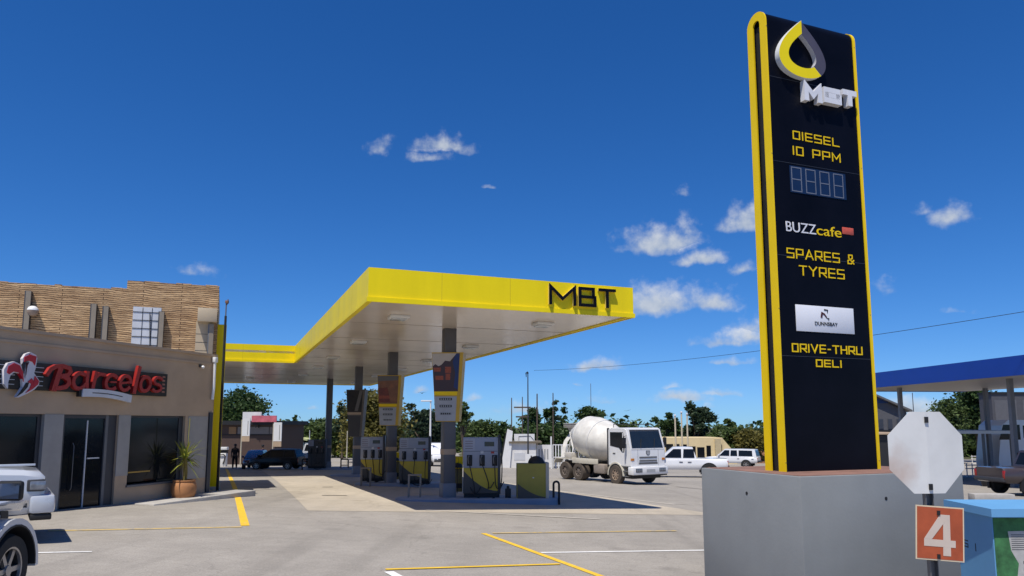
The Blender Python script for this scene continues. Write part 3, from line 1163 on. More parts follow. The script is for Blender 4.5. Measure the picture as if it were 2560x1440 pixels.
def build_shop():
    t = thing("shop_building", "tan shopfront with dark glass below a stepped stone clad upper wall", "building", (-9.06, 22.1, 0), FA.rz)
    # local: x along the shopfront (negative towards viewer), y into the building
    ZT = 3.9

    def fx(px, py):
        return FA.hit(px, py)
    g0 = -.55
    openings = []
    s_d0, zd = fx(160, 1034)
    s_d1, _ = fx(297, 1037)
    s_w0, zw1 = fx(327, 1040)
    s_w1, zw0 = fx(455, 1205)
    _, zw0b = fx(325, 1207)
    zw0 = (zw0 + zw0b) / 2
    s_v0, zv1 = fx(-120, 1022)
    s_v1, _ = fx(112, 1028)
    ZL = (zd + zw1) / 2
    print('shop', s_d0, s_d1, zd, s_w0, s_w1, zw1, zw0, s_v0, s_v1, zv1)
    S0 = -13.5
    TH = .30
    mb = MB()
    mb.box(S0, 0, 0, TH, ZL, ZT, TAN)                      # band over the openings
    for a, b in ((S0, s_v0), (s_d1 + .005, s_w0), (s_w1, 0)):
        mb.box(a, b, .002, TH, g0, ZL, TAN)
    mb.box(s_w0, s_w1, .002, TH, g0, zw0, TAN)
    mb.box(s_v0, s_v1, .002, TH, g0, .35, TAN)
    mb.obj("wall", None, t)
    mb = MB()
    mb.box(S0, .06, -.05, TH + .02, ZT, ZT + .07, TAN)
    mb.box(S0, .03, -.025, -.0005, ZT - .26, ZT - .20, TAN)
    mb.obj("parapet_capping", None, t)
    for xa, xb, y1, za in ((s_v1, s_d0, TH, g0), (s_d1 + .005, s_w0, .0015, .55), (s_w1 + .12, -.18, .0015, .3)):
        MB().box(xa, xb, -.012, y1, za, ZL - .002, GREYTILE).obj("tiled_pier", None, t)
    # side wall along the canopy direction, and the pier at the corner
    L = Matrix.Rotation(-FA.rz, 4, 'Z')

    def loc(v):
        return L @ Vector((v.x, v.y, 0))
    vv = loc(VX)
    uu = loc(UX)

    def lp(s, out, z):
        return Vector((0, 0, z)) + uu * s + vv * out
    mb = MB()
    mb.hexa([lp(-.3, .01, g0), lp(.0, .01, g0), lp(.0, 9, g0), lp(-.3, 9, g0)], [lp(-.3, .01, ZT), lp(.0, .01, ZT), lp(0, 9, ZT), lp(-.3, 9, ZT)], TAN)
    mb.obj("side_wall", None, t)
    mb = MB()
    mb.box(-.16, -.02, -.05, -.001, g0, ZL + .12, CHARC)
    mb.obj("corner_post", None, t)
    # upper stone wall: parallel to the canopy front, 2.5 m behind the corner
    OFF = 2.5

    def up(s, out, z):     # s along -UX from the corner, out towards viewer
        return Vector((0, 0, z)) - uu * s + vv * (OFF - out)
    bm_ = brick_mat()

    UW = Face(Vector((-9.06, 22.1, 0)) + VX * OFF, UX)

    def ux(px, py):
        s, z = UW.hit(px, py)
        return -s, z
    M4 = Matrix.Identity(4)
    # build the stone wall in its own frame so that the courses run level along it
    st = Vector((-9.06, 22.1, 0)) + VX * OFF
    rel = L @ (st - Vector((-9.06, 22.1, 0)))
    rot = PHI - FA.rz
    step, _ = ux(318, 712)
    zt1 = ux(430, 708)[1]
    zt0 = ux(160, 713)[1]
    rng = random.Random(4)
    mb = MB()
    for a, b, zt in ((-step, 0, zt1), (-13, -step, zt0)):
        n = int((b - a) / .28)
        # ragged top courses
        mb.box(a, b, 0, .35, ZT - .6, zt - .05, bm_)
        x = a
        while x < b - .05:
            w = min(b - x, rng.uniform(.18, .5))
            mb.box(x + .004, x + w - .004, .01 * rng.random(), .34, zt - .0505, zt + rng.uniform(-.02, .03), bm_)
            x += w
    o = mb.obj("stone_wall", None, t, 0)
    o.location = rel
    o.rotation_euler = (0, 0, rot)

    def upart(name, mb, smooth=35):
        q = mb.obj(name, None, t, smooth)
        q.location = rel
        q.rotation_euler = (0, 0, rot)
        return q
    mb = MB()
    mb.box(-.34, -.001, .36, 6, ZT - .6, zt1 - .06, TANL)
    upart("upper_side_wall", mb)
    for x, ytop in ((75, 730), (237, 762), (267, 768), (405, 781), (528, 812)):
        s, z = ux(x, ytop)
        mb = MB().box(-s - .085, -s + .085, -.24, -.001, ZT - .5, z, CHARC if x < 500 else STEEL, .006)
        mb.box(-s - .05, -s + .0845, -.2415, -.2405, ZT - .5, z - .01, mat("post_face", (.26, .22, .17), .6))
        upart("post", mb)
    # white panel behind a wire grid
    (a, za), (b, zb) = ux(326, 884), ux(404, 770)
    upart("white_panel", MB().box(-a, -b, -.02, -.001, ZT - .4, zb, mat("panel_greywhite", (.60, .62, .66), .5, 0, .06, 3)))
    mb = MB()
    for i in range(5):
        z = zb - .18 - i * .27
        mb.box(-a + .0, -b, -.034, -.021, z, z + .018, BLKM)
    for i in (1, 2):
        x = -a + (a - b) * i / 3
        mb.box(x, x + .014, -.033, -.0205, ZT - .3, zb - .02, BLKM)
    mb.tube([(-a + (a - b) * .6, -.045, zb - .2), (-a + (a - b) * .68, -.045, ZT + .25), (-a + (a - b) * .72, -.045, ZT + .05)], .014, 5, BLKM)
    mb.tube([(-a + (a - b) * .9, -.045, ZT + .5), (-a + (a - b) * .88, -.045, ZT + .2), (-a + (a - b) * .78, -.045, ZT + .02)], .014, 5, BLKM)
    mb.box(-a + (a - b) * .5, -a + (a - b) * .62, -.05, -.021, ZT + .30, ZT + .36, BLKM)
    upart("wire_grid", mb)
    # smooth plaster bay and the boxed bracket at the corner
    (a, za), (b, zb) = ux(486, 895), ux(536, 806)
    upart("plaster_bay", MB().box(-a, -b, -.03, -.001, ZT - .4, zb, TANL))
    mb = MB()
    for i in range(4):
        mb.box(-a, -b - .1, -.034, -.0305, ZT + .12 + i * .28, ZT + .135 + i * .28, CHARC)
    upart("bay_joint", mb)
    (a, za), (b, zb) = ux(494, 806), ux(544, 775)
    mb = MB().box(-a, -b, -.36, -.032, za, zb, TANL, .008)
    upart("bracket_box", mb)
    # roof between shopfront and stone wall
    mb = MB()
    q = [Vector((S0, TH, 0)), Vector((-.05, TH, 0)), lp(-.32, OFF, 0), lp(-13, OFF, 0)]
    mb.hexa([v + Vector((0, 0, ZT - .5)) for v in q], [v + Vector((0, 0, ZT - .35)) for v in q], CONC)
    mb.obj("roof_deck", None, t)
    # body behind, so that nothing shows through
    mb = MB()
    mb.hexa([lp(-13, OFF + .4, g0), lp(-.32, OFF + .4, g0), lp(-.32, 9, g0), lp(-13, 9, g0)], [lp(-13, OFF + .4, 4.6), lp(-.32, OFF + .4, 4.6), lp(-.32, 9, 4.6), lp(-13, 9, 4.6)], TAN)
    mb.obj("rear_block", None, t)
    # dark room behind the glass
    mb = MB()
    mb.box(S0, -.35, 1.6, 1.7, g0, ZL, BLKM)
    mb.box(S0, -.35, TH, 1.6, ZL + .002, ZL + .05, BLKM)
    mb.obj("room_lining", None, t)
    # door
    d = MB()
    fw = .09
    d.box(s_d0 + .002, s_d0 + fw, .05, .16, g0 + .3, ZL - .003, CHARC)
    d.box(s_d1 - .34, s_d1 - .26, .05, .16, g0 + .3, ZL - .003, STEEL)
    d.box(s_d1 - .255, s_d1 - .002, .06, .18, g0 + .3, ZL - .003, CHARC)
    d.box(s_d0 + fw + .002, s_d1 - .342, .05, .16, ZL - .09, ZL - .003, CHARC)
    do = d.obj("door", None, t)
    ms, _ = fx(222, 1100)
    MB().box(s_d0 + fw + .002, s_d1 - .342, .09, .105, g0 + .3, ZL - .092, GLASS).obj("pane", None, do)
    mb = MB().box(ms - .014, ms + .014, .065, .089, g0 + .3, ZL - .14, ALU)
    ds = fx(165, 1100)[0] + .25
    mb.box(ms + .05, ms + .40, .06, .085, 1.02, 1.05, ALU)
    mb.obj("door_rail", None, do)
    MB().tube([(ds, .06, .3), (ds, .02, .36), (ds, .02, 1.35), (ds, .06, 1.42)], .010, 6, STEEL).obj("handle", None, do)
    # windows
    for a, b, z0, z1, nm in ((s_w0, s_w1, zw0, ZL, 1), (s_v0, s_v1, .35, ZL, 0)):
        mb = MB()
        mb.box(a + .002, a + .06, .08, .15, z0 + .002, z1 - .003, CHARC)
        mb.box(b - .16 if nm else b - .1, b - .002, .08, .15, z0 + .002, z1 - .003, CHARC)
        mb.box(a + .062, b - .102, .08, .15, z1 - .06, z1 - .003, CHARC)
        w = mb.obj("window", None, t)
        MB().box(a + .061, b - .103, .10, .115, z0 + .062, z1 - .062, GLASS).obj("pane", None, w)
        MB().box(a - .03, b + .0, -.05, .17, z0 - .05, z0 + .001, STEEL).obj("sill", None, w)
        if nm:
            x0 = a + .12
            MB().box(x0, x0 + .75, .094, .0995, z0 + .30, z0 + .335, mat("ochre_strip", (.42, .26, .05), .6)).obj("sticker_strip", None, w)
    # downpipe and little eaves lights
    s, z = fx(515, 900)
    mb = MB().tube([(-.11, -.10, ZT - .05), (-.11, -.10, 2.95), (-.11, -.07, 2.6)], .04, 8, WHITE)
    mb.box(-.17, -.05, -.16, -.051, ZT - .18, ZT - .02, WHITE, .01)
    mb.obj("downpipe", None, t)
    # kerb step along the front
    a_ = MB()
    a_.box(-3.2, .9, -1.0, -.001, g0, -.14, CONC, .02)
    o = a_.obj("step", None, t)
    # dome lamp on the stone wall
    s, z = ux(85, 778)
    p = UW.pt(-s, z, .0)
    o = thing("dome_wall_lamp", "white half dome lamp on the stone wall beside a post", "wall lamp", p, PHI)
    mb = MB().lathe([(.0, .14), (.06, .135), (.12, .10), (.155, .04), (.16, 0)], 20, WHITE, Matrix.Translation((0, -.17, 0)), cap=False)
    mb.obj("dome", None, o)
    MB().lathe([(.155, -.001), (.15, -.08), (.10, -.16), (.02, -.19)], 20, mat("lamp_base", (.33, .24, .18), .6), Matrix.Translation((0, -.17, 0))).obj("lamp_body", None, o)
    s, z = fx(500, 915)
    o = thing("small_eaves_lamp", "tiny round lamp under the parapet beside the downpipe", "lamp", FA.pt(s, z, 0), FA.rz)
    MB().box(-.06, .06, -.05, -.001, -.04, .04, CHARC, .008).obj("bracket", None, o)
    MB().lathe([(0, .05), (.035, .03), (.05, 0), (.035, -.04), (0, -.05)], 12, WHITE, Matrix.Translation((0.02, -.09, -.03))).obj("bulb", None, o)


build_shop()


def build_shop_sign():
    F = Face(FA.o + FA.n * .0, FA.d)
    (sr, zr), (sl, zl) = F.hit(412, 938), F.hit(75, 908)
    zb = (F.hit(410, 992)[1] + F.hit(80, 975)[1]) / 2
    zt = (zr + zl) / 2 + .02
    s0 = F.hit(-70, 900)[0]
    t = thing("restaurant_sign", "black striped sign board with slanting red letters and a red plumed emblem", "sign", F.pt(s0, zb, 0), FA.rz)
    Wd, Hh = sr - s0, zt - zb

    def X(px, py):
        s, z = F.hit(px, py)
        return s - s0, z - zb
    mb = MB().box(0, Wd, -.10, -.002, 0, Hh, BLKM, .006)
    mb.obj("board", None, t)
    mb = MB()
    for i in range(5):
        z = Hh * (.16 + i * .165)
        x1 = X(398, 960)[0]
        mb.box(x1 - .0, Wd - .09, -.106, -.1005, z, z + .045, mat("rust_stripe", (.33, .15, .11), .6))
        mb.box(X(72, 940)[0], X(100, 940)[0], -.106, -.1005, z, z + .012, ALU)
        mb.box(.1, X(28, 940)[0], -.106, -.1005, z, z + .012, ALU)
    mb.obj("stripe", None, t)
    # letters: glyphs in a 0..1 box
    def arc(cx, cz, rx, rz, a0, a1, n=14):
        return [(cx + rx * math.cos(R(a0 + (a1 - a0) * i / n)), cz + rz * math.sin(R(a0 + (a1 - a0) * i / n))) for i in range(n + 1)]
    G = {
        'B': [([(.30, .02), (.36, .5), (.42, .92)], .26), ([(-.12, .62), (-.02, .82), (.2, .96), (.5, 1.0), (.82, .93), (.90, .78), (.80, .62), (.55, .55)], .19),
              ([(.60, .55), (.86, .44), (.92, .26), (.80, .10), (.55, .03), (.40, .02)], .20)],
        'a': [(arc(.45, .36, .36, .33, 60, 330), .22), ([(.80, .72), (.84, .35), (.92, .02)], .22)],
        'r': [([(.25, .0), (.28, .4), (.32, .72)], .24), ([(.34, .55), (.55, .70), (.92, .68)], .2)],
        'c': [(arc(.52, .36, .38, .33, 50, 310), .22), ([(.45, .38), (.80, .38)], .10)],
        'e': [(arc(.5, .36, .38, .33, 10, 320), .21), ([(.20, .34), (.82, .42)], .13)],
        'l': [([(.42, .0), (.48, .5), (.58, 1.08)], .28)],
        'o': [(arc(.5, .36, .36, .33, 0, 352, 22), .22)],
        's': [(arc(.52, .54, .28, .17, 30, 250, 9) + arc(.50, .20, .30, .17, 80, -150, 9), .17)],
    }
    spans = [('B', 106, 160), ('a', 163, 207), ('r', 209, 245), ('c', 244, 281), ('e', 281, 315), ('l', 313, 338), ('o', 332, 365), ('s', 362, 396)]
    sh = .12
    for ch, a, b in spans:
        xa = X(a, 945)[0]
        xb = X(b, 960)[0]
        cx = (a + b) / 2
        base = X(cx, 972 + (cx - 130) * .035)[1]
        hgt = Hh * (.86 if ch == 'B' else .92)
        mb = MB()
        for i, (pl, w) in enumerate(G[ch]):
            pts = [(xa + p * (xb - xa) + q * hgt * sh, base + q * hgt) for p, q in pl]
            mb.ribbon(pts, w * .40 * (1.25 if ch == 'B' else 1), -.19 - i * .003, -.101, REDL)
        mb.obj("letter", None, t)
    # white ribbon below the letters
    (xa, za), (xb, zb2) = X(188, 992), X(312, 998)
    mb = MB()
    k = mb.mi(mat("ribbon_white", (.62, .63, .66), .5))
    n = 10
    rows = []
    for i in range(n + 1):
        u = i / n
        x = xa + (xb - xa) * u
        zc = za - .0 + .05 * math.sin(math.pi * u) - .10 * u
        rows.append([mb.bm.verts.new(p) for p in ((x, -.21, zc), (x + .02, -.21, zc + .19), (x + .02, -.12, zc + .19), (x, -.12, zc))])
    for a, b in zip(rows, rows[1:]):
        for i in range(4):
            mb._f([a[i], a[(i + 1) % 4], b[(i + 1) % 4], b[i]], k)
    mb._f(rows[0], k)
    mb._f(rows[-1], k)
    mb.box(xa - .07, xa - .002, -.19, -.101, za + .0, za + .17, BLKM)
    mb.obj("ribbon", None, t)
    mb = MB()
    mb.ribbon([(xa + (xb - xa) * u, za + .095 + .05 * math.sin(math.pi * u) - .10 * u) for u in (.2, .35, .5, .65, .8)], .022, -.213, -.2105, CHARC)
    mb.obj("ribbon_line", None, t)
    # plumed emblem: crimson shapes with white edges
    edge = mat("emblem_white", (.66, .64, .68), .5)

    def shape(pts, name, y0, m):
        P = [X(*p) for p in pts]
        mb = MB().prism(P, y0, -.1005, m)
        return mb.obj(name, None, t)
    wh = [(-5, 960), (-5, 925), (5, 908), (22, 904), (38, 912), (46, 930), (48, 950), (43, 915), (42, 897), (50, 885), (62, 881), (76, 888), (79, 896), (75, 920), (71, 933), (84, 952), (83, 962), (72, 974), (54, 984), (32, 994), (25, 993), (42, 968), (41, 945), (34, 934), (22, 931), (12, 938), (6, 955), (5, 972)]
    shape(wh, "emblem_backing", -.17, edge)
    shape([(2, 932), (6, 916), (20, 908), (34, 914), (42, 930), (44, 955), (40, 945), (32, 932), (18, 929), (8, 936)], "plume", -.185, REDD)
    shape([(45, 905), (46, 893), (56, 889), (61, 887), (76, 892), (74, 905), (72, 914), (66, 905), (56, 902)], "plume", -.185, REDD)
    shape([(54, 955), (64, 946), (68, 952), (66, 966), (72, 940), (82, 953), (80, 961), (66, 973), (48, 983), (58, 972), (63, 960)], "plume", -.186, REDD)
    shape([(26, 992), (44, 967), (50, 957), (57, 957), (54, 968), (40, 983)], "plume_dark", -.184, BLKM)  # black piece of the emblem
    shape([(50, 938), (51, 908), (58, 906), (53, 915)], "plume_line", -.183, mat("dark_red", (.06, .005, .01), .6))


build_shop_sign()


def build_front_bits():
    # yellow clad pier
    c = at(531, 1215, 25.0)
    g = gz(c.x, c.y)
    t = thing("yellow_pier", "tall narrow yellow clad pier between the shop corner and the black lamp pole", "pier", (c.x, c.y, g), PHI)
    MB().box(-.20, .21, -.0, 1.6, 0, 5.30 - g, YEL, .01).obj("cladding", None, t)
    MB().box(-.23, .24, -.03, 1.63, -.1, .10, CONC, .01).obj("footing", None, t)
    # black pole
    c = at(545, 1188, 23.8)
    g = gz(c.x, c.y)
    t = thing("black_lamp_pole", "slim black pole with a small lamp head rising beside the yellow pier", "pole", (c.x, c.y, g))
    zt = at(566, 790, 23.8).z - g
    MB().cyl((0, 0, 0), (0, 0, zt), .045, .038, 10, BLKM).obj("pole", None, t)
    mb = MB().cyl((0, 0, zt), (0, 0, zt + .42), .022, n=8, m=STEEL)
    mb.box(-.03, .07, -.05, .05, zt + .42, zt + .52, mat("rusty_fitting", (.20, .11, .07), .8), .015)
    mb.tube([(0, 0, zt + .35), (.06, 0, zt + .45), (.05, 0, zt + .56)], .018, 6, mat("rusty_fitting", (.20, .11, .07), .8))
    mb.obj("lamp_fitting", None, t)
    # potted yucca
    p = og(458, 1250)
    t = thing("potted_yucca", "spiky yellow-green yucca in a round terracotta pot at the shop corner", "potted plant", p)
    k = 20.3 / FPX
    MB().lathe([(.20, 0), (.27, .05), (.32, .2), (.33, .36), (.30, .47), (.275, .50), (.30, .52), (.30, .55), (.25, .55), (.23, .48)], 28, TERRA, cap=False).obj("pot", None, t, 40)
    MB().lathe([(.0, .485), (.235, .48)], 16, mat("potting_soil", (.05, .035, .025), .95), cap=False).obj("soil", None, t)
    rng = random.Random(7)
    mb = MB()
    mb.tube([(0, 0, .45), (.02, .01, .75), (.0, 0, 1.15)], .065, 8, mat("yucca_stem", (.22, .17, .04), .9, 0, .4, 20, bump=.8, bs=40), taper=.05)
    mb.obj("stem", None, t)
    lm = leafmat("yucca_leaf", (.10, .15, .02), (.42, .40, .06), .15)
    mb = MB()
    for i in range(80):
        a = rng.uniform(0, 6.28)
        e = rng.uniform(-.9, 1.25)
        L_ = rng.uniform(.38, .72) * (1 if e < .8 else 1.1)
        b = Vector((0, 0, rng.uniform(1.0, 1.22)))
        d = Vector((math.cos(a) * math.cos(e), math.sin(a) * math.cos(e), math.sin(e)))
        sd = d.cross(Vector((0, 0, 1))).normalized() * .022
        droop = Vector((0, 0, -.08 * L_))
        m1 = b + d * L_ * .5 + Vector((0, 0, .02))
        tip = b + d * L_ + droop
        mb.quad(b - sd * .6, b + sd * .6, m1 + sd, m1 - sd, m=lm)
        v = mb.bm.faces
        mb.quad(m1 - sd, m1 + sd, tip + sd * .1, tip - sd * .1, m=lm)
    bmesh.ops.remove_doubles(mb.bm, verts=mb.bm.verts, dist=.0001)
    mb.tube([(.02, 0, 1.1), (.05, 0, 1.5), (.06, 0, 2.0), (.07, 0, 2.25)], .012, 5, mat("flower_stalk", (.30, .27, .06), .8))
    mb.obj("leaf_crown", None, t, 0)
    # the stop sign seen from behind, and its number plate
    c = at(2320, 1131, 7.5)
    g = gz(c.x, c.y)
    t = thing("stop_sign_back", "white back of an eight sided road sign above an orange plate numbered 4", "road sign", (c.x, c.y, g), R(7))
    h = c.z - g
    r = .412
    k = math.tan(R(22.5))
    mb = MB()
    mi = mb.mi(mat("sign_back_white", (.70, .70, .68), .5, .0, .10, 2.2))
    # a shallow fold down the middle
    for s in (-1, 1):
        pts = [(0, r), (s * r * k, r), (s * r, r * k), (s * r, -r * k), (s * r * k, -r), (0, -r)]
        lo = [Vector((x, .0 + abs(x) * .07, z + h)) for x, z in pts]
        hi = [Vector((x, .003 + abs(x) * .07, z + h)) for x, z in pts]
        if s < 0:
            lo.reverse()
            hi.reverse()
        mb.hexa(lo, hi)
    o = mb.obj("plate", mat("sign_back_white", (.70, .70, .68), .5, .0, .10, 2.2), t, 0)
    mb = MB()
    for z in (.33, -.345):
        mb.cyl((.0, -.012, h + z), (.0, .0, h + z), .014, n=8, m=BLKM)
        mb.box(-.018, .018, -.016, -.001, h + z - .03, h + z + .03, BLKM)
    mb.obj("bolt", None, o)
    # rust bloom along one edge of the sheet
    m = o.data.materials[0]
    N, L = m.node_tree.nodes, m.node_tree.links
    bs = N['Principled BSDF']
    src = bs.inputs['Base Color'].links[0].from_socket
    tc = N.new('ShaderNodeTexCoord')
    nz = N.new('ShaderNodeTexNoise')
    nz.inputs['Scale'].default_value = 5
    nz.inputs['Detail'].default_value = 6
    L.new(tc.outputs['Object'], nz.inputs['Vector'])
    dd = N.new('ShaderNodeVectorMath')
    dd.operation = 'DISTANCE'
    dd.inputs[1].default_value = (-.40, 0, h - .20)
    L.new(tc.outputs['Object'], dd.inputs[0])
    sm = N.new('ShaderNodeMath')
    sm.operation = 'MULTIPLY_ADD'
    sm.inputs[1].default_value = .5
    L.new(nz.outputs[0], sm.inputs[0])
    L.new(dd.outputs['Value'], sm.inputs[2])
    mr = N.new('ShaderNodeMapRange')
    mr.inputs[1].default_value = .28
    mr.inputs[2].default_value = .58
    mr.inputs[3].default_value = .55
    mr.inputs[4].default_value = 0
    L.new(sm.outputs[0], mr.inputs[0])
    mx = N.new('ShaderNodeMix')
    mx.data_type = 'RGBA'
    mx.inputs[7].default_value = (.42, .24, .15, 1)
    L.new(mr.outputs[0], mx.inputs[0])
    L.new(src, mx.inputs[6])
    L.new(mx.outputs[2], bs.inputs['Base Color'])
    mb = MB()
    mb.box(-.045, .045, .06, .068, -.3, h - .15, STEEL)
    mb.box(-.045, -.037, .02, .06, -.3, h - .15, STEEL)
    mb.box(.037, .045, .02, .06, -.3, h - .15, STEEL)
    mb.obj("post", None, t)
    pz = at(2342, 1332, 7.5).z - g
    M_ = Matrix.Translation((.035, -.045, pz)) @ Matrix.Rotation(R(4), 4, 'Y') @ Matrix.Rotation(R(-10), 4, 'Z')
    o = MB().box(-.235, .235, 0, .004, -.265, .265, mat("plate_border", (.70, .58, .40), .5), M=M_).obj("number_plate", None, t)
    MB().box(-.222, .222, -.0022, -.0005, -.252, .252, ORANGE, M=M_).obj("plate_face", None, o)
    nm = mat("numeral_cream", (.60, .50, .42), .6)
    mb = MB().prism([(.03, -.215), (.105, -.215), (.095, .185), (.0, .185), (.03, .12)], -.0045, -.0025, nm, M=M_)
    mb.prism([(-.155, -.13), (.15, -.13), (.15, -.062), (-.155, -.062)], -.0049, -.0026, nm, M=M_)
    mb.prism([(-.155, -.061), (-.08, -.061), (.045, .115), (.0, .185)], -.0053, -.0027, nm, M=M_)
    mb.obj("numeral", None, o)
    mb = MB()
    for z in (.20, -.225):
        mb.box(-.03, .0, -.012, -.003, z - .022, z + .022, BLKM, M=M_)
    mb.obj("plate_bolt", None, o)
    # blue kiosk cabinet with a torn notice
    c = at(2478, 1290, 8.0)
    g = gz(c.x, c.y)
    t = thing("blue_cabinet", "sky blue cabinet with overhanging lid and worn green notice beside the sign plinth", "cabinet", (c.x, c.y, g), R(0))
    h = c.z - g
    # local frame: front corner at the origin, front runs along +x, left side runs back
    mb = MB()
    bk = .11
    pl = [(0, 0), (1.4, 0), (1.4 + bk, .80), (bk, .80)]
    mb.hexa([Vector((x, y, 0)) for x, y in pl], [Vector((x, y, h - .001)) for x, y in pl], BLUEC)
    mb.obj("body", None, t)
    ov = .10
    pl2 = [(-.06, -ov), (1.5, -ov), (1.5 + bk, .88), (bk - .10, .88)]
    mb = MB().hexa([Vector((x, y, h)) for x, y in pl2], [Vector((x, y, h + .085)) for x, y in pl2], BLUEC)
    mb.obj("lid", None, t)
    o = MB().box(.012, 1.15, -.006, -.0005, .02, h - .02, GREENN).obj("notice", None, t)
    rng = random.Random(2)
    mb = MB()
    mb.prism([(.16, h - .16), (.55, h - .15), (.8, h - .2), (.8, .1), (.34, .2), (.28, h - .55), (.18, h - .36)], -.0075, -.0062, PAPER)
    mb.prism([(.25, h - .5), (.55, h - .45), (.5, h - .8), (.2, h - .78)], -.0078, -.0063, PAPER)
    for i in range(8):
        z = h - .2 - i * .022
        mb.box(.19, .19 + rng.uniform(.2, .36), -.0085, -.0077, z, z + .007, CHARC)
    for i in range(4):
        z = h - .5 - i * .07
        for j in range(5):
            mb.box(.30 + j * .045, .325 + j * .045, -.009, -.0079, z, z + .03, CHARC)
    mb.obj("torn_paper", None, o)
    # stencilled marks on the side
    side = Vector((bk, .80, 0)).normalized()
    nn = Vector((side.y, -side.x, 0)) * -1
    M_ = Matrix(((side.x, -nn.x, 0, 0), (side.y, -nn.y, 0, 0), (0, 0, 1, 0), (0, 0, 0, 1)))
    mb = MB()
    z = h - .42
    mb.ribbon([(.58, z + .07), (.68, z + .07), (.68, z + .035), (.58, z + .035), (.58, z), (.68, z)], .011, -.003, -.0005, BLKM, M=M_)
    mb.obj("stencil", None, t)
    mb = MB()
    mb.ribbon([(.40, z - .01), (.40, z + .065)], .012, -.003, -.0005, BLKM, M=M_)
    mb.obj("stencil", None, t)


build_front_bits()


# ------------------------------------------------------------------ pumps, islands and boards
IA = R(3)          # the islands run almost square to the view


def island(label, c, ln, wd):
    t = thing("pump_island", label, "pump island", c, IA, "raised pump islands under the canopy")
    mb = MB()
    k = mb.mi(ISL)
    prof = []
    n = 10
    r = wd / 2
    pts = [(ln / 2 - r + r * math.sin(math.pi * i / n), -r * math.cos(math.pi * i / n)) for i in range(n + 1)]
    pts += [(-(ln / 2 - r) - r * math.sin(math.pi * i / n), r * math.cos(math.pi * i / n)) for i in range(n + 1)]
    mb.hexa([Vector((x * 1.0, y, -.3)) for x, y in pts], [Vector((x, y, .13)) for x, y in pts], ISL)
    mb.hexa([Vector((x, y, .1305)) for x, y in pts], [Vector((x * .985, y * .94, .15)) for x, y in pts], mat("island_top", (.30, .33, .38), .7))
    mb.obj("kerb", None, t)
    return t


def nozzle(x, z, y, par):
    mb = MB()
    mb.box(x - .085, x + .085, y - .004, y + .03, z - .17, z + .17, BLKM, .01)
    o = mb.obj("nozzle", None, par)
    q = MB()
    q.box(x - .03, x + .035, y - .09, y - .005, z - .12, z + .12, HOSE, .02)
    q.tube([(x, y - .05, z + .1), (x - .02, y - .11, z + .15), (x - .05, y - .12, z + .05), (x - .03, y - .08, z - .1)], .017, 6, STEEL)
    q.obj("spout", None, o)
    return o


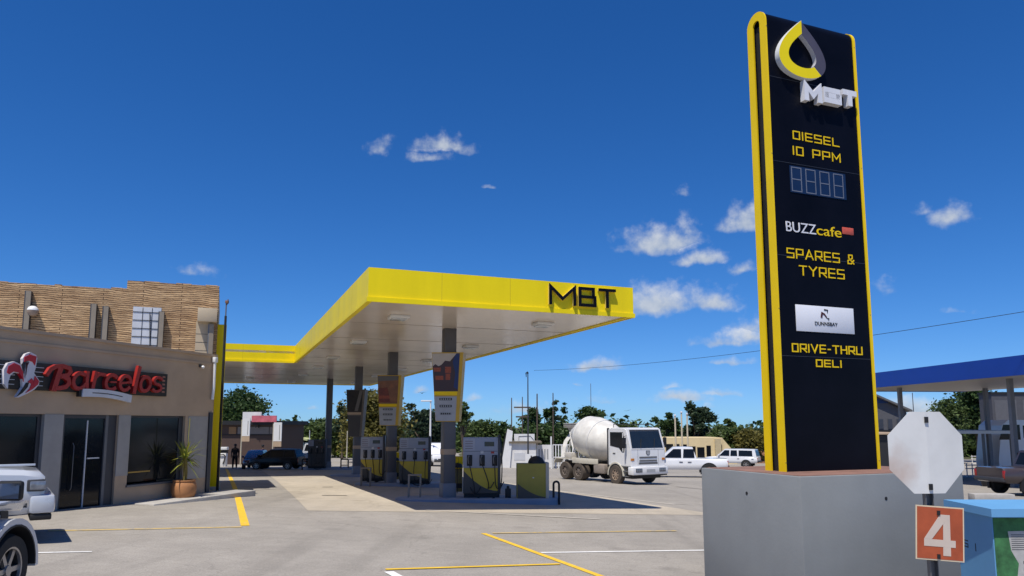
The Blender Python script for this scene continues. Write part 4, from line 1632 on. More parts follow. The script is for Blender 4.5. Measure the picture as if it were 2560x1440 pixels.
def dispenser(label, loc, rz, w=1.16, d=.55, h=1.83, nz=3, dark=False):
    t = thing("fuel_dispenser", label, "fuel pump", loc, rz, "fuel dispensers on the islands")
    Y0 = -d / 2
    hw = w / 2
    MB().box(-hw + .03, hw - .03, Y0 + .03, -Y0 - .03, 0, .12, BLKM).obj("plinth", None, t)
    MB().box(-hw + .01, hw - .01, Y0 + .01, -Y0 - .01, .1205, .9, PUMPK, .01).obj("lower_cabinet", None, t)
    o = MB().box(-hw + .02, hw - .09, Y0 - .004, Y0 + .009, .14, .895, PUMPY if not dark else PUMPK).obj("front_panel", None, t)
    cv = [(-hw + .021, .141)]
    for i in range(13):
        u = i / 12
        cv.append((-hw + .021 + (w - .112) * u, .20 + .62 * (1 - u) ** 1.9))
    cv.append((hw - .091, .141))
    MB().prism(cv, Y0 - .007, Y0 - .0045, mat("swoosh_charcoal", (.06, .055, .05), .5)).obj("swoosh", None, o)
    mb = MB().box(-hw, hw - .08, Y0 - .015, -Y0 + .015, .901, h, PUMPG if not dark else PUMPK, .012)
    hd = mb.obj("head", None, t)
    mb = MB().box(-hw + .03, -hw + .36, Y0 - .02, Y0 - .0155, h - .40, h - .03, mat("display_face", (.36, .37, .42), .3))
    for i in range(4):
        mb.box(-hw + .06, -hw + .30, Y0 - .024, Y0 - .0205, h - .12 - i * .075, h - .105 - i * .075, mat("maroon_line", (.12, .06, .07), .5))
    mb.obj("display", None, hd)
    MB().box(-hw + .01, hw - .09, Y0 - .018, Y0 - .0155, h - .425, h - .412, CHARC).obj("seam", None, hd)
    MB().box(hw - .50, hw - .20, Y0 - .020, Y0 - .0155, h - .27, h - .13, mat("pump_screen", (.03, .04, .035), .15)).obj("screen", None, hd)
    MB().box(-.04, .05, Y0 - .018, Y0 - .0155, 1.34, 1.42, mat("sticker_white", (.62, .62, .62), .6)).obj("sticker", None, hd)
    MB().box(hw - .30, hw - .20, Y0 - .018, Y0 - .0155, 1.34, 1.40, mat("sticker_red", (.4, .04, .03), .6)).obj("sticker", None, hd)
    MB().box(hw - .079, hw, Y0 - .02, -Y0 + .02, .1, h + .06, mat("hose_mast", (.07, .07, .075), .5), .01).obj("hose_mast", None, t)
    for i in range(nz):
        x = -hw + .20 + i * (w - .38) / max(1, nz - 1)
        nozzle(x, 1.13, Y0 - .018, t)
        pts = [(x, Y0 - .06, 1.0)]
        rng = random.Random(i + int(abs(loc[1]) * 10))
        sw = rng.uniform(-.12, .18)
        low = rng.choice((.28, .12, -.02))
        for j in range(1, 9):
            u = j / 8
            pts.append((x + sw * math.sin(u * 2.6) + .1 * u, Y0 - .07 - .10 * math.sin(u * math.pi), 1.0 - (1.0 - low) * math.sin(u * math.pi / 2)))
        pts += [(pts[-1][0] + .10, Y0 - .10, low + .03), (pts[-1][0] + .2, Y0 - .05, low + .2)]
        MB().tube(pts, .016, 6, HOSE).obj("hose", None, t)
    pts = [(hw - .04, Y0 - .02, h + .02), (hw - .02, Y0 - .12, h + .05), (hw + .03, Y0 - .2, 1.3), (hw + .02, Y0 - .2, .5), (hw - .12, Y0 - .2, .08), (hw - .5, Y0 - .14, -.06), (hw - .8, Y0 - .1, .1), (hw - .95, Y0 - .03, .35)]
    sm = []
    for i in range(len(pts) - 1):
        a, b = Vector(pts[i]), Vector(pts[i + 1])
        p0, p3 = Vector(pts[max(0, i - 1)]), Vector(pts[min(len(pts) - 1, i + 2)])
        for j in range(5):
            u = j / 5
            sm.append(.5 * ((2 * a) + (b - p0) * u + (2 * p0 - 5 * a + 4 * b - p3) * u * u + (3 * a - p0 - 3 * b + p3) * u ** 3))
    MB().tube(sm, .018, 6, HOSE).obj("mast_hose", None, t)
    return t


def service_bin(label, loc, rz, w=.42, h=1.2):
    t = thing("forecourt_bin", label, "waste bin", loc, rz, "tall yellow topped forecourt bins")
    MB().box(-w / 2, w / 2, -.2, .2, .02, h * .66, mat("bin_olive", (.20, .15, .045), .5), .012).obj("body", None, t)
    MB().box(-w / 2 + .01, w / 2 - .01, -.205, -.2005, .14, .30, BLKM).obj("band", None, t)
    mb = MB().box(-w / 2 - .01, w / 2 + .01, -.19, .21, h * .661, h, YELS, .01)
    for i in range(3):
        mb.box(-w / 2 + .08 + i * .1, -w / 2 + .09 + i * .1, -.194, -.1905, h * .7, h - .02, mat("ochre_line", (.35, .22, .02), .6))
    mb.obj("hood", None, t)
    mb = MB().lathe([(.19, 0), (.175, .07), (.12, .13), (.0, .155)], 18, BLKM, Matrix.Translation((.04, -.30, h * .70)), cap=True)
    mb.cyl((.04, -.30, -.02), (.04, -.30, h * .70), .012, n=6, m=BLKM)
    mb.obj("ash_dome", None, t)
    return t


def board(label, loc, rz, wt, wb, z0, z1, zs, kind):
    """Tapered advertising box clad round a column: poster above, price windows below."""
    t = thing("pump_board", label, "advertising board", (loc[0], loc[1], loc[2]), rz, "tapered boards round the canopy columns")
    dt, db = .62, .5
    b0, b1 = z0 - loc[2], z1 - loc[2]
    lo = [Vector((-wb / 2, -db / 2, b0)), Vector((wb / 2, -db / 2, b0)), Vector((wb / 2, db / 2, b0)), Vector((-wb / 2, db / 2, b0))]
    hi = [Vector((-wt / 2, -dt / 2, b1)), Vector((wt / 2, -dt / 2, b1)), Vector((wt / 2, dt / 2, b1)), Vector((-wt / 2, dt / 2, b1))]
    MB().hexa(lo, hi, mat("board_yellow_shaded", (.55, .34, .025), .45) if kind != 2 else mat("board_dark_trim", (.13, .11, .09), .5)).obj("casing", None, t)  # casing yellow dulled to ochre, canopy shade put into its colour
    h = b1 - b0

    def fp(u, v, e=0):
        w_ = wb + (wt - wb) * v
        d_ = db + (dt - db) * v
        return Vector((-w_ / 2 + w_ * u, -d_ / 2 - e, b0 + h * v))

    def patch(mb, pts, e0, e1, m):
        mb.hexa([fp(u, v, e0) for u, v in pts], [fp(u, v, e1) for u, v in pts], m)
        return mb
    R1 = .89
    f = (zs - z0) / (z1 - z0)
    if kind == 0:
        o = patch(MB(), [(.01, f), (R1, f), (R1, .985), (.01, .985)], .002, .008, mat("poster_dark_brown", (.045, .014, .012), .3)).obj("poster", None, t)
        patch(MB(), [(.01, .80), (.10, .83), (.2, .80), (.3, .82), (.42, .88), (.58, .87), (R1 - .1, .985), (.01, .985)], .0085, .0105, mat("poster_cream", (.48, .42, .36), .4)).obj("poster_sky", None, o)
        patch(MB(), [(R1 - .16, f + .06), (R1 - .001, f + .02), (R1 - .001, .984), (R1 - .12, .984), (R1 - .22, .86), (R1 - .12, .7)], .0086, .0102, mat("poster_navy", (.01, .02, .11), .3)).obj("poster_swoosh", None, o)
        om = mat("poster_orange", (.30, .06, .02), .4, 0, .5, 30)
        for a, b, c, d in ((.04, .27, .72, .78), (.42, .62, .70, .79), (.44, .60, .60, .69), (.08, .36, .60, .66)):
            patch(MB(), [(a, c), (b, c), (b, d), (a, d)], .0087, .0104, om).obj("poster_dish", None, o)
    elif kind == 1:
        o = patch(MB(), [(.01, f), (R1, f), (R1, .985), (.01, .985)], .002, .008, mat("poster_amber", (.22, .085, .025), .35, 0, .4, 3)).obj("poster", None, t)
        patch(MB(), [(.01, .88), (R1 - .02, .90), (R1 - .02, .98), (.01, .98)], .0085, .0105, mat("poster_grey", (.13, .12, .11), .4)).obj("poster_sky", None, o)
        patch(MB(), [(.02, f + .03), (.55, f + .03), (.50, .62), (.42, .76), (.02, .74)], .0085, .0105, mat("poster_rust", (.16, .03, .01), .4, 0, .4, 8)).obj("poster_dish", None, o)
        patch(MB(), [(.03, f + .10), (.52, f + .10), (.52, f + .16), (.03, f + .16)], .0107, .012, mat("poster_orange", (.30, .06, .02), .4, 0, .5, 30)).obj("poster_dish", None, o)
    else:
        o = patch(MB(), [(.01, f), (R1, f), (R1, .985), (.01, .985)], .002, .008, mat("poster_charcoal", (.02, .018, .018), .35, 0, .5, 6)).obj("poster", None, t)
        patch(MB(), [(.45, f + .02), (.66, f + .02), (.88, .98), (.72, .98)], .0085, .0105, mat("poster_grey", (.13, .12, .11), .4)).obj("poster_stroke", None, o)
    patch(MB(), [(.01, f - .055), (R1 - .02, f - .055), (R1 - .02, f - .005), (.01, f - .005)], .002, .010, YELS if kind < 2 else TAN).obj("stripe", None, t)
    lowm = mat("price_panel_grey", (.36, .37, .39), .4) if kind < 2 else mat("price_panel_dark", (.05, .05, .052), .4)
    o = patch(MB(), [(.01, .01), (R1 - .04, .01), (R1 - .03, f - .075), (.01, f - .075)], .002, .008, lowm).obj("price_panel", None, t)
    if kind < 2:
        for i, v in enumerate((.70, .47, .22)):
            c = f * v
            q = patch(MB(), [(.2, c), (.68, c), (.68, c + .035), (.2, c + .035)], .0085, .0105, BLKM if i < 2 else mat("price_strip", (.25, .26, .27), .4)).obj("price_window", None, o)
            mb = MB()
            for j in range(5):
                u = .24 + j * .085
                patch(mb, [(u, c + .006), (u + .05, c + .006), (u + .05, c + .029), (u, c + .029)], .0108, .0115, mat("digit_grey", (.32, .33, .34), .5) if i < 2 else BLKM)
            mb.obj("digit", None, q)
    return t


def build_pumps():
    cols = [C0 + UX * 3.45 + VX * v for v in (4.6, 12.9, 21.2, 32.4)]
    c1 = cols[0]
    e1 = gp(c1.x, c1.y)
    island("nearest pump island, the one with the yellow cabinet and three nozzle pump", gp(c1.x + .95, c1.y - .05), 5.1, 1.25)
    p = og(1203, 1244, .15)
    dispenser("grey and yellow three nozzle pump beside the front canopy column", (p.x, p.y + .27, gz(p.x, p.y) + .15), IA)
    p = og(1140, 1230, .15)
    service_bin("yellow topped bin between the front column and the nearest pump", (p.x, p.y + .05, gz(p.x, p.y) + .15), IA)
    # low cabinet at the end of the first island
    p = og(1332, 1249, .15)
    t = thing("low_cabinet", "low olive yellow cabinet with a charcoal swoosh and black domed lid beside a hoop bollard", "cabinet", (p.x, p.y + .25, gz(p.x, p.y) + .13), IA)
    w, d, h = .98, .5, 1.10
    MB().box(-w / 2, w / 2 - .1, -d / 2, d / 2, .02, h, mat("cabinet_olive", (.34, .28, .04), .55, 0, .12, 3), .01).obj("body", None, t)
    MB().box(w / 2 - .099, w / 2, -d / 2 - .004, d / 2 + .004, .05, h + .03, mat("cabinet_edge", (.50, .46, .38), .5), .008).obj("side_trim", None, t)
    cv = [(-w / 2 + .012, .06)] + [(-w / 2 + .012 + (w - .13) * i / 12, .10 + .40 * (1 - i / 12) ** 1.7) for i in range(13)] + [(w / 2 - .118, .06)]
    MB().prism(cv, -d / 2 - .004, -d / 2 - .0005, mat("swoosh_charcoal", (.06, .055, .05), .5)).obj("swoosh", None, t)
    MB().lathe([(.26, 0), (.25, .06), (.2, .15), (.1, .21), (0, .225)], 20, BLKM, Matrix.Translation((.12, .05, h))).obj("dome_lid", None, t)
    MB().box(-.02, .03, -d / 2 - .012, -d / 2 - .0005, h * .6, h * .6 + .035, ALU, .004).obj("lock", None, t)
    # bucket
    p = og(1270, 1246, .15)
    t = thing("black_canister", "small black canister standing between the nearest pump and the low cabinet", "canister", (p.x, p.y, gz(p.x, p.y) + .15))
    MB().box(-.09, .09, -.07, .07, 0, .30, BLKM, .02).obj("body", None, t)
    mb = MB().cyl((0, 0, .3), (0, 0, .38), .045, .035, 10, BLKM)
    mb.obj("cap", None, t)
    # hoop bollard
    p = og(1391, 1262)
    t = thing("hoop_bollard", "black steel hoop bollard at the end of the nearest island", "bollard", p)
    mb = MB().tube([(-.085, 0, -.1), (-.085, 0, .62)] + [(-.085 * math.cos(math.pi * i / 8), 0, .62 + .085 * math.sin(math.pi * i / 8)) for i in range(1, 8)] + [(.085, 0, .62), (.085, 0, -.1)], .034, 8, BLKM)
    mb.obj("hoop", None, t)
    # metal stands
    for (px, py, hh, lab) in ((1036, 1250, .78, "bare metal stand in front of the second island, its four legs thin"), (914, 1216, .74, "thin metal stand in front of the third pump")):
        p = og(px, py)
        t = thing("metal_stand", lab, "stand", p, IA, "thin metal stands by the pumps")
        mb = MB()
        mb.box(-.2, .2, -.16, .16, hh - .03, hh, mat("stand_tan", (.26, .22, .18), .6), .005)
        mb.obj("shelf", None, t)
        for x in (-.18, .18):
            for y in (-.14, .14):
                MB().box(x - .018, x + .018, y - .018, y + .018, -.05, hh - .031, mat("stand_leg", (.20, .18, .16), .5)).obj("leg", None, t)
    # second island
    c = cols[1]
    island("second pump island, with a bin and pump beside the second column", gp(c.x + .75, c.y - .1), 4.4, 1.2)
    p = og(1035, 1209, .15)
    dispenser("grey and yellow pump on the second island beside the second column", (p.x, p.y + .27, gz(p.x, p.y) + .15), IA, 1.26)
    p = og(984, 1200, .15)
    service_bin("yellow topped bin at the foot of the second column", (p.x, p.y + .3, gz(p.x, p.y) + .15), IA)
    # third
    c = cols[2]
    island("third pump island, with one pump facing the shop side", gp(c.x + .9, c.y - .1), 4.4, 1.2)
    p = og(929, 1203, .15)
    dispenser("grey and brown pump on the third island behind a thin metal stand", (p.x, p.y + .27, gz(p.x, p.y) + .15), IA, 1.0)
    # fourth
    c = cols[3]
    island("farthest pump island in deep shade at the back of the canopy", gp(c.x + .2, c.y), 3.6, 1.2)
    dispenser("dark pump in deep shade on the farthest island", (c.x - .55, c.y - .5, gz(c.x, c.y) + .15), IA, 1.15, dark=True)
    for x, lab in ((-1.35, "black hoop rail on the shop side of the dark pump"), (1.2, "black hoop rail on the road side of the dark pump")):
        q = gp(c.x + x, c.y - .3)
        t = thing("hoop_rail", lab, "hoop rail", q, IA, "black hoop rails at the farthest island")
        mb = MB().tube([(-.24, 0, -.1), (-.24, 0, .62)] + [(-.16 - .08 * math.cos(math.pi / 2 * i / 4), 0, .62 + .08 * math.sin(math.pi / 2 * i / 4)) for i in range(1, 5)] +
                       [(.16 + .08 * math.sin(math.pi / 2 * i / 4), 0, .62 + .08 * math.cos(math.pi / 2 * i / 4)) for i in range(0, 5)] + [(.24, 0, -.1)], .045, 8, BLKM)
        mb.box(-.235, .235, -.03, .03, .28, .34, BLKM)
        mb.obj("hoop", None, t)
    # boards
    def put(c, rows, wt, wb, kind, lab, dx=0):
        y = c.y - .3
        z1, zs, z0 = [at(1100, r, y).z for r in rows]
        board(lab, (c.x + dx, c.y, z0), R(-4), wt, wb, z0, z1, zs, kind)
    put(cols[0], (881, 978, 1054), 1.0, .74, 0, "tapered board with a dark food poster and blue corner on the front column")
    put(cols[1], (938, 1009, 1064), 1.02, .78, 1, "tapered board with an amber brown poster on the second column", -.06)
    put(cols[2], (974, 1030, 1092), 1.0, .68, 2, "dark tapered board with a charcoal poster on the third column", -.06)


build_pumps()


# ------------------------------------------------------------------ vehicles
def wheel(par, x, y, r, w, tyre=RUB, rim=RIM, spokes=6, hub=.62):
    s = 1 if y > 0 else -1
    M_ = Matrix.Translation((x, y, r)) @ Matrix.Rotation(R(-90) * s, 4, 'X')
    h = w / 2
    o = MB().lathe([(r * hub, -h), (r * .93, -h), (r, -h * .6), (r, h * .6), (r * .93, h), (r * hub, h)], 28, tyre, M_, cap=False).obj("wheel", None, par)
    mb = MB().lathe([(r * hub, h * .9), (r * (hub - .06), h * .75), (r * (hub - .08), h * .2), (0, h * .2)], 24, mat("rim_shadow", (.02, .02, .02), .6), M_, cap=False)
    for i in range(spokes):
        a = 2 * math.pi * i / spokes
        Q = M_ @ Matrix.Rotation(a, 4, 'Z')
        mb.box(r * .08, r * (hub - .03), -r * .07, r * .07, h * .55, h * .8, rim, M=Q)
    mb.lathe([(r * hub, h * .98), (r * (hub - .05), h * .95), (r * (hub - .06), h * .7)], 24, rim, M_, cap=False)
    mb.lathe([(r * .16, h * .5), (r * .15, h * .9), (0, h * .92)], 12, rim, M_, cap=False)
    mb.obj("rim", None, o)
    return o


def vehicle(name, label, cat, loc, rz, paint, body, cab, wheels, wr, wins, ws=True, rear=True, sc=1, group=None, lights=True, glass=GLASS, tail=None, bed=None):
    """body: (x, zlo, zhi, half width) stations from tail to nose. cab: (zb, zt, hwb, hwt, tail base, roof tail, roof nose, nose base)."""
    t = thing(name, label, cat, loc, rz, group)
    t.scale = (sc,) * 3
    rs = []
    for x, z0, z1, hw in body:
        m = (z0 + z1) / 2
        rs.append([Vector((x, y, z)) for y, z in ((-hw * .9, z0), (-hw, z0 + .12), (-hw, m), (-hw * .97, z1 - .08), (-hw * .87, z1), (hw * .87, z1), (hw * .97, z1 - .08), (hw, m), (hw, z0 + .12), (hw * .9, z0))])
    o = MB().rings(rs, paint).obj("body", None, t, 40)
    zb, zt, hb, ht, a, b, c, d = cab
    mb = MB()
    k = .03
    rr = [[Vector((x, y, z)) for y, z in ((-w0, zb - .03), (-w1, z1), (-w1 + .1, z1 + .03), (w1 - .1, z1 + .03), (w1, z1), (w0, zb - .03))] for x, z1, w0, w1 in ((a, zb, hb, hb), (b, zt, hb, ht), ((b + c) / 2, zt + .02, hb, ht), (c, zt, hb, ht), (d, zb, hb, hb))]
    mb.rings(rr, paint)
    mb.obj("cabin", None, t, 30)

    def sp(x, f, s):
        return Vector((x, s * (hb + (ht - hb) * f + .008), zb + (zt - zb) * f))
    for s in (-1, 1):
        for win in wins:
            lo = [sp(x, f, s) for x, f in win]
            hi = [v + Vector((0, s * .006, 0)) for v in lo]
            MB().hexa(lo, hi, glass).obj("side_window", None, t, 0)
    if ws:
        n = Vector((zt - zb, 0, d - c)).normalized() * .012

        def wp(f, s):
            return Vector((d + (c - d) * f, s * (hb + (ht - hb) * f - .10), zb + (zt - zb) * f)) + n
        q = [wp(.08, -1), wp(.08, 1), wp(.92, 1), wp(.92, -1)]
        MB().hexa(q, [v + n * .5 for v in q], glass).obj("windscreen", None, t, 0)
    if rear:
        n = Vector((-(zt - zb), 0, b - a)).normalized() * .012

        def wp(f, s):
            return Vector((a + (b - a) * f, s * (hb + (ht - hb) * f - .12), zb + (zt - zb) * f)) + n
        q = [wp(.15, -1), wp(.15, 1), wp(.9, 1), wp(.9, -1)]
        MB().hexa(q, [v + n * .5 for v in q], glass).obj("rear_window", None, t, 0)
    hw = max(q[3] for q in body)
    for x in wheels:
        for s in (-1, 1):
            mb = MB()
            n_ = 18
            pts = [(x + wr * 1.22 * math.cos(math.pi * i / n_), wr + wr * 1.22 * math.sin(math.pi * i / n_)) for i in range(n_ + 1)] + [(x - wr * 1.22, .28 * wr + .12), (x + wr * 1.22, .28 * wr + .12)]
            mb.prism(pts, s * (hw - .10), s * (hw + .004), BLKM)
            mb.obj("wheel_arch", None, t)
            wheel(t, x, s * (hw - .09), wr, .24)
    x1, z1 = body[-1][0], body[-1][2]
    x0 = body[0][0]
    hwf, hwr = body[-1][3], body[0][3]
    if lights:
        for s in (-1, 1):
            MB().box(x1 - .12, x1 + .02, s * (hwf * .62), s * (hwf * .96), z1 - .24, z1 - .07, DARKLAMP, .02).obj("headlight", None, t)
            MB().box(x0 - .02, x0 + .10, s * (hwr * .86), s * (hwr * .995), body[0][2] - .42, body[0][2] - .08, REDLENS, .015).obj("tail_light", None, t)
            MB().box(d - .35, d - .18, s * (hb + .0), s * (hb + .20), zb + .06, zb + .24, paint, .03).obj("mirror", None, t)
            for xx in ((c + b) / 2 + .12, b + .2):
                MB().box(xx - .11, xx + .11, s * (hw * .99), s * (hw + .025), zb - .2, zb - .165, BLKM, .008).obj("door_handle", None, t)
        MB().box(x1 - .02, x1 + .012, -hwf * .5, hwf * .5, z1 - .26, z1 - .08, BLKM, .01).obj("grille", None, t)
        MB().box(x1 - .1, x1 + .07, -hwf * .96, hwf * .96, body[-1][1] - .02, body[-1][1] + .16, BLKM if paint is CARB else CHARC, .03).obj("front_bumper", None, t)
        MB().box(x0 - .08, x0 + .1, -hwr * .96, hwr * .96, body[0][1] - .02, body[0][1] + .15, CHARC, .03).obj("rear_bumper", None, t)
    if bed:
        MB().box(bed[0], bed[1], -hw * .82, hw * .82, body[0][2] - .02, body[0][2] + .006, BLKM).obj("load_bed", None, t)
    return t


PICK_BODY = [(-2.75, .62, 1.14, .84), (-2.6, .55, 1.16, .90), (-1.0, .50, 1.16, .92), (1.1, .48, 1.14, .92), (1.9, .5, 1.10, .91), (2.35, .52, 1.04, .86), (2.5, .55, .95, .78)]
PICK_CAB = (1.14, 1.80, .86, .70, -.95, -.72, .45, 1.25)
PICK_WINS = [[(-.82, .1), (-.78, .88), (-.18, .88), (-.14, .1)], [(-.04, .1), (-.04, .88), (.42, .88), (.98, .1)]]
MPV_BODY = [(-2.05, .40, .98, .74), (-1.95, .34, 1.0, .82), (0, .30, .98, .85), (1.2, .32, .96, .84), (1.85, .36, .84, .76), (2.0, .42, .74, .62)]
MPV_CAB = (.94, 1.56, .80, .62, -2.0, -1.72, .25, 1.35)
MPV_WINS = [[(-1.80, .12), (-1.62, .86), (-.95, .88), (-.92, .1)], [(-.84, .1), (-.84, .88), (.22, .88), (.20, .1)], [(.28, .1), (.28, .84), (1.12, .1)]]
SED_BODY = [(-2.2, .42, .98, .76), (-2.1, .34, 1.0, .83), (0, .26, .94, .87), (1.0, .27, .95, .87), (1.75, .32, .88, .84), (2.15, .38, .78, .76), (2.28, .44, .66, .64)]
SED_CAB = (.93, 1.42, .80, .60, -1.75, -.95, .15, 1.0)
SED_WINS = [[(-1.25, .12), (-.9, .86), (-.45, .88), (-.45, .1)], [(-.36, .1), (-.36, .88), (.12, .88), (.72, .1)]]


def heading(p, q):
    return math.atan2(q[1] - p[1], q[0] - p[0])


def build_cars():
    # white double cab behind the mixer, nose towards the mixer
    p = og(1722, 1194)
    vehicle("pickup_truck", "white double cab pickup parked behind the concrete mixer, nose hidden by it", "pickup", gp(p.x - .3, p.y + 1.0), R(168), CARW, PICK_BODY, PICK_CAB, (-1.65, 1.6), .42, PICK_WINS, sc=1.12, group="white pickups across the yard", bed=(-2.6, -.98))
    p = og(1836, 1170)
    vehicle("pickup_truck", "white station wagon style pickup by the earth bank, tail towards the yard", "pickup", gp(p.x, p.y + 1), R(150), CARW, PICK_BODY, (1.14, 1.86, .87, .76, -2.68, -2.5, .45, 1.25), (-1.65, 1.6), .40, PICK_WINS + [[(-2.3, .1), (-2.25, .86), (-.95, .88), (-.95, .1)]], group="white pickups across the yard")
    # under the canopy
    p = og(682, 1174)
    vehicle("black_hatchback", "black people carrier standing in sun beyond the canopy shade", "car", gp(p.x, p.y + .8), R(172), CARB, MPV_BODY, MPV_CAB, (-1.28, 1.3), .32, MPV_WINS, sc=.86)
    p = og(618, 1173)
    vehicle("purple_hatchback", "small dark purple car facing out beside the black people carrier", "car", gp(p.x, p.y + 1.6), R(-80), CARP, MPV_BODY, MPV_CAB, (-1.28, 1.3), .30, MPV_WINS, sc=.8)
    p = og(766, 1167)
    vehicle("silver_pickup", "silver pickup seen from behind beyond the black people carrier", "pickup", gp(p.x, p.y + 2.3), R(98), CARS, PICK_BODY, PICK_CAB, (-1.65, 1.6), .38, PICK_WINS, bed=(-2.6, -.98))
    p = og(1089, 1166)
    vehicle("white_van", "white van with a dark windscreen seen between the second and nearest pumps", "van", gp(p.x, p.y + 2), R(-75), CARW,
            [(-2.3, .4, 1.1, .84), (0, .36, 1.1, .88), (1.4, .38, 1.08, .88), (2.1, .42, .98, .80), (2.2, .48, .8, .72)], (1.06, 1.98, .86, .76, -2.3, -2.2, .9, 1.7), (-1.4, 1.4), .34, [[(-.1, .2), (-.1, .8), (.85, .8), (1.2, .2)]])
    # boxy pickup with its nose at the shop
    f = R(35)
    c = Vector((-8.0, 12.9, 0)) - Vector((math.cos(f), math.sin(f), 0)) * 2.66
    BOX = [(-2.75, .62, 1.14, .84), (-2.6, .52, 1.16, .92), (-1.0, .42, 1.16, .94), (1.1, .40, 1.16, .94), (2.2, .40, 1.10, .93), (2.42, .42, 1.06, .90), (2.5, .46, .98, .86)]
    t = vehicle("silver_pickup", "boxy silver white pickup nosed in towards the restaurant door", "pickup", gp(c.x, c.y), f, CARSW, BOX, PICK_CAB, (-1.65, 1.55), .40, PICK_WINS, lights=False)
    for sd in (-1, 1):
        o = MB().box(2.25, 2.50, sd * .60, sd * .935, .76, .95, CHARC, .02).obj("headlight", None, t)
        MB().box(2.29, 2.512, sd * .63, sd * .945, .785, .925, DARKLAMP, .015).obj("lens", None, o)
    MB().box(2.47, 2.515, -.58, .58, .74, .96, BLKM, .01).obj("grille", None, t)
    MB().box(2.30, 2.66, -.95, .95, .40, .70, CARSW, .06).obj("front_bumper", None, t)
    MB().box(2.32, 2.62, -.93, .93, .30, .399, BLKM, .02).obj("bumper_lip", None, t)
    MB().box(1.25, 2.38, -.012, .012, 1.13, 1.165, CARSW, .005).obj("bonnet_rib", None, t)


build_cars()


def build_near_truck():
    """High white off-roader whose front wing, wheel and door mirror reach into the frame."""
    hub = at(-12, 1428, 7.8)
    rz = R(98)
    h = Vector((math.cos(rz), math.sin(rz), 0))
    rt = Vector((h.y, -h.x, 0))
    loc = Vector((hub.x, hub.y, 0)) - rt * .80
    g = gz(hub.x, hub.y)
    t = thing("silver_offroader", "tall silver white off-road vehicle with flared arches, its front wheel and black mirror showing", "off-road car", (loc.x, loc.y, g), rz)
    # local: x forward, front axle at x = 0
    r = hub.z - g + .0
    body = [(-3.9, .62, 1.15, .86), (-3.7, .55, 1.18, .9), (-1.0, .52, 1.18, .9), (-.62, .52, 1.17, .9)]

    def ring(x, z0, z1, hw):
        m = (z0 + z1) / 2
        return [Vector((x, y, z)) for y, z in ((-hw * .9, z0), (-hw, z0 + .1), (-hw, m), (-hw * .98, z1 - .09), (-hw * .86, z1), (hw * .86, z1), (hw * .98, z1 - .09), (hw, m), (hw, z0 + .1), (hw * .9, z0))]
    mb = MB().rings([ring(*q) for q in body], CARSW)
    mb.rings([ring(-.619, .98, 1.17, .9), ring(0, .99, 1.14, .89), ring(.40, .96, 1.12, .885), ring(.48, .94, 1.06, .85)], CARSW)
    mb.box(-.61, .42, -.55, .55, .55, .98, BLKM)
    mb.obj("body", None, t, 40)
    MB().rings([[Vector((x, y, z)) for y, z in ((-w0, 1.15), (-w1, z1), (w1, z1), (w0, 1.15))] for x, z1, w0, w1 in ((-3.75, 1.18, .86, .86), (-3.6, 1.86, .86, .74), (-1.35, 1.86, .86, .74), (-.75, 1.18, .86, .84))], CARSW).obj("cabin", None, t, 30)
    for s in (-1, 1):
        q = [Vector((x, s * (.868 - .12 * f), 1.17 + .69 * f)) for x, f in ((-2.2, .1), (-2.2, .88), (-1.42, .88), (-1.02, .1))]
        MB().hexa(q, [v + Vector((0, s * .006, 0)) for v in q], GLASS).obj("side_window", None, t, 0)
        # arch flare: a broad band round the wheel
        for xx in (0, -2.75):
            pts = [(xx + .50 * math.cos(math.pi * i / 14), r + .50 * math.sin(math.pi * i / 14)) for i in range(15)]
            mb = MB()
            mb.ribbon(pts, .065, s * .80, s * .965, CARSW)
            mb.ribbon([(xx + .46 * math.cos(math.pi * i / 14), r + .46 * math.sin(math.pi * i / 14)) for i in range(15)], .02, s * .70, s * .97, BLKM)
            mb.obj("arch_flare", None, t, 40)
            wheel(t, xx, s * .80, r, .29, RUB, RIM, 6, .64)
    MB().box(-.59, -.20, -.905, -.898, .72, .97, CARSW, .002).obj("wing_panel", None, t)
    MB().lathe([(.03, 0), (.022, .012), (0, .014)], 12, BLKM, Matrix.Translation((-.52, -.906, .86)) @ Matrix.Rotation(R(90), 4, 'X')).obj("side_lamp", None, t)
    mb = MB().box(-.44, -.36, -1.20, -.95, 1.13, 1.33, BLKM, .035)
    mb.tube([(-.40, -.97, 1.17), (-.34, -.86, 1.14)], .03, 6, BLKM)
    m_ = mb.obj("mirror", None, t)
    MB().box(-.447, -.441, -1.18, -.97, 1.155, 1.305, mat("mirror_glass", (.25, .28, .34), .05, .9, .05, 2)).obj("mirror_glass", None, m_)
    MB().box(.40, .56, -.8, .8, .66, .84, BLKM, .03).obj("bull_bar", None, t)
    mb = MB().tube([(.5, -.5, .84), (.52, -.5, 1.05), (.52, .5, 1.05), (.5, .5, .84)], .03, 8, BLKM)
    mb.obj("hoop_bar", None, t)


build_near_truck()


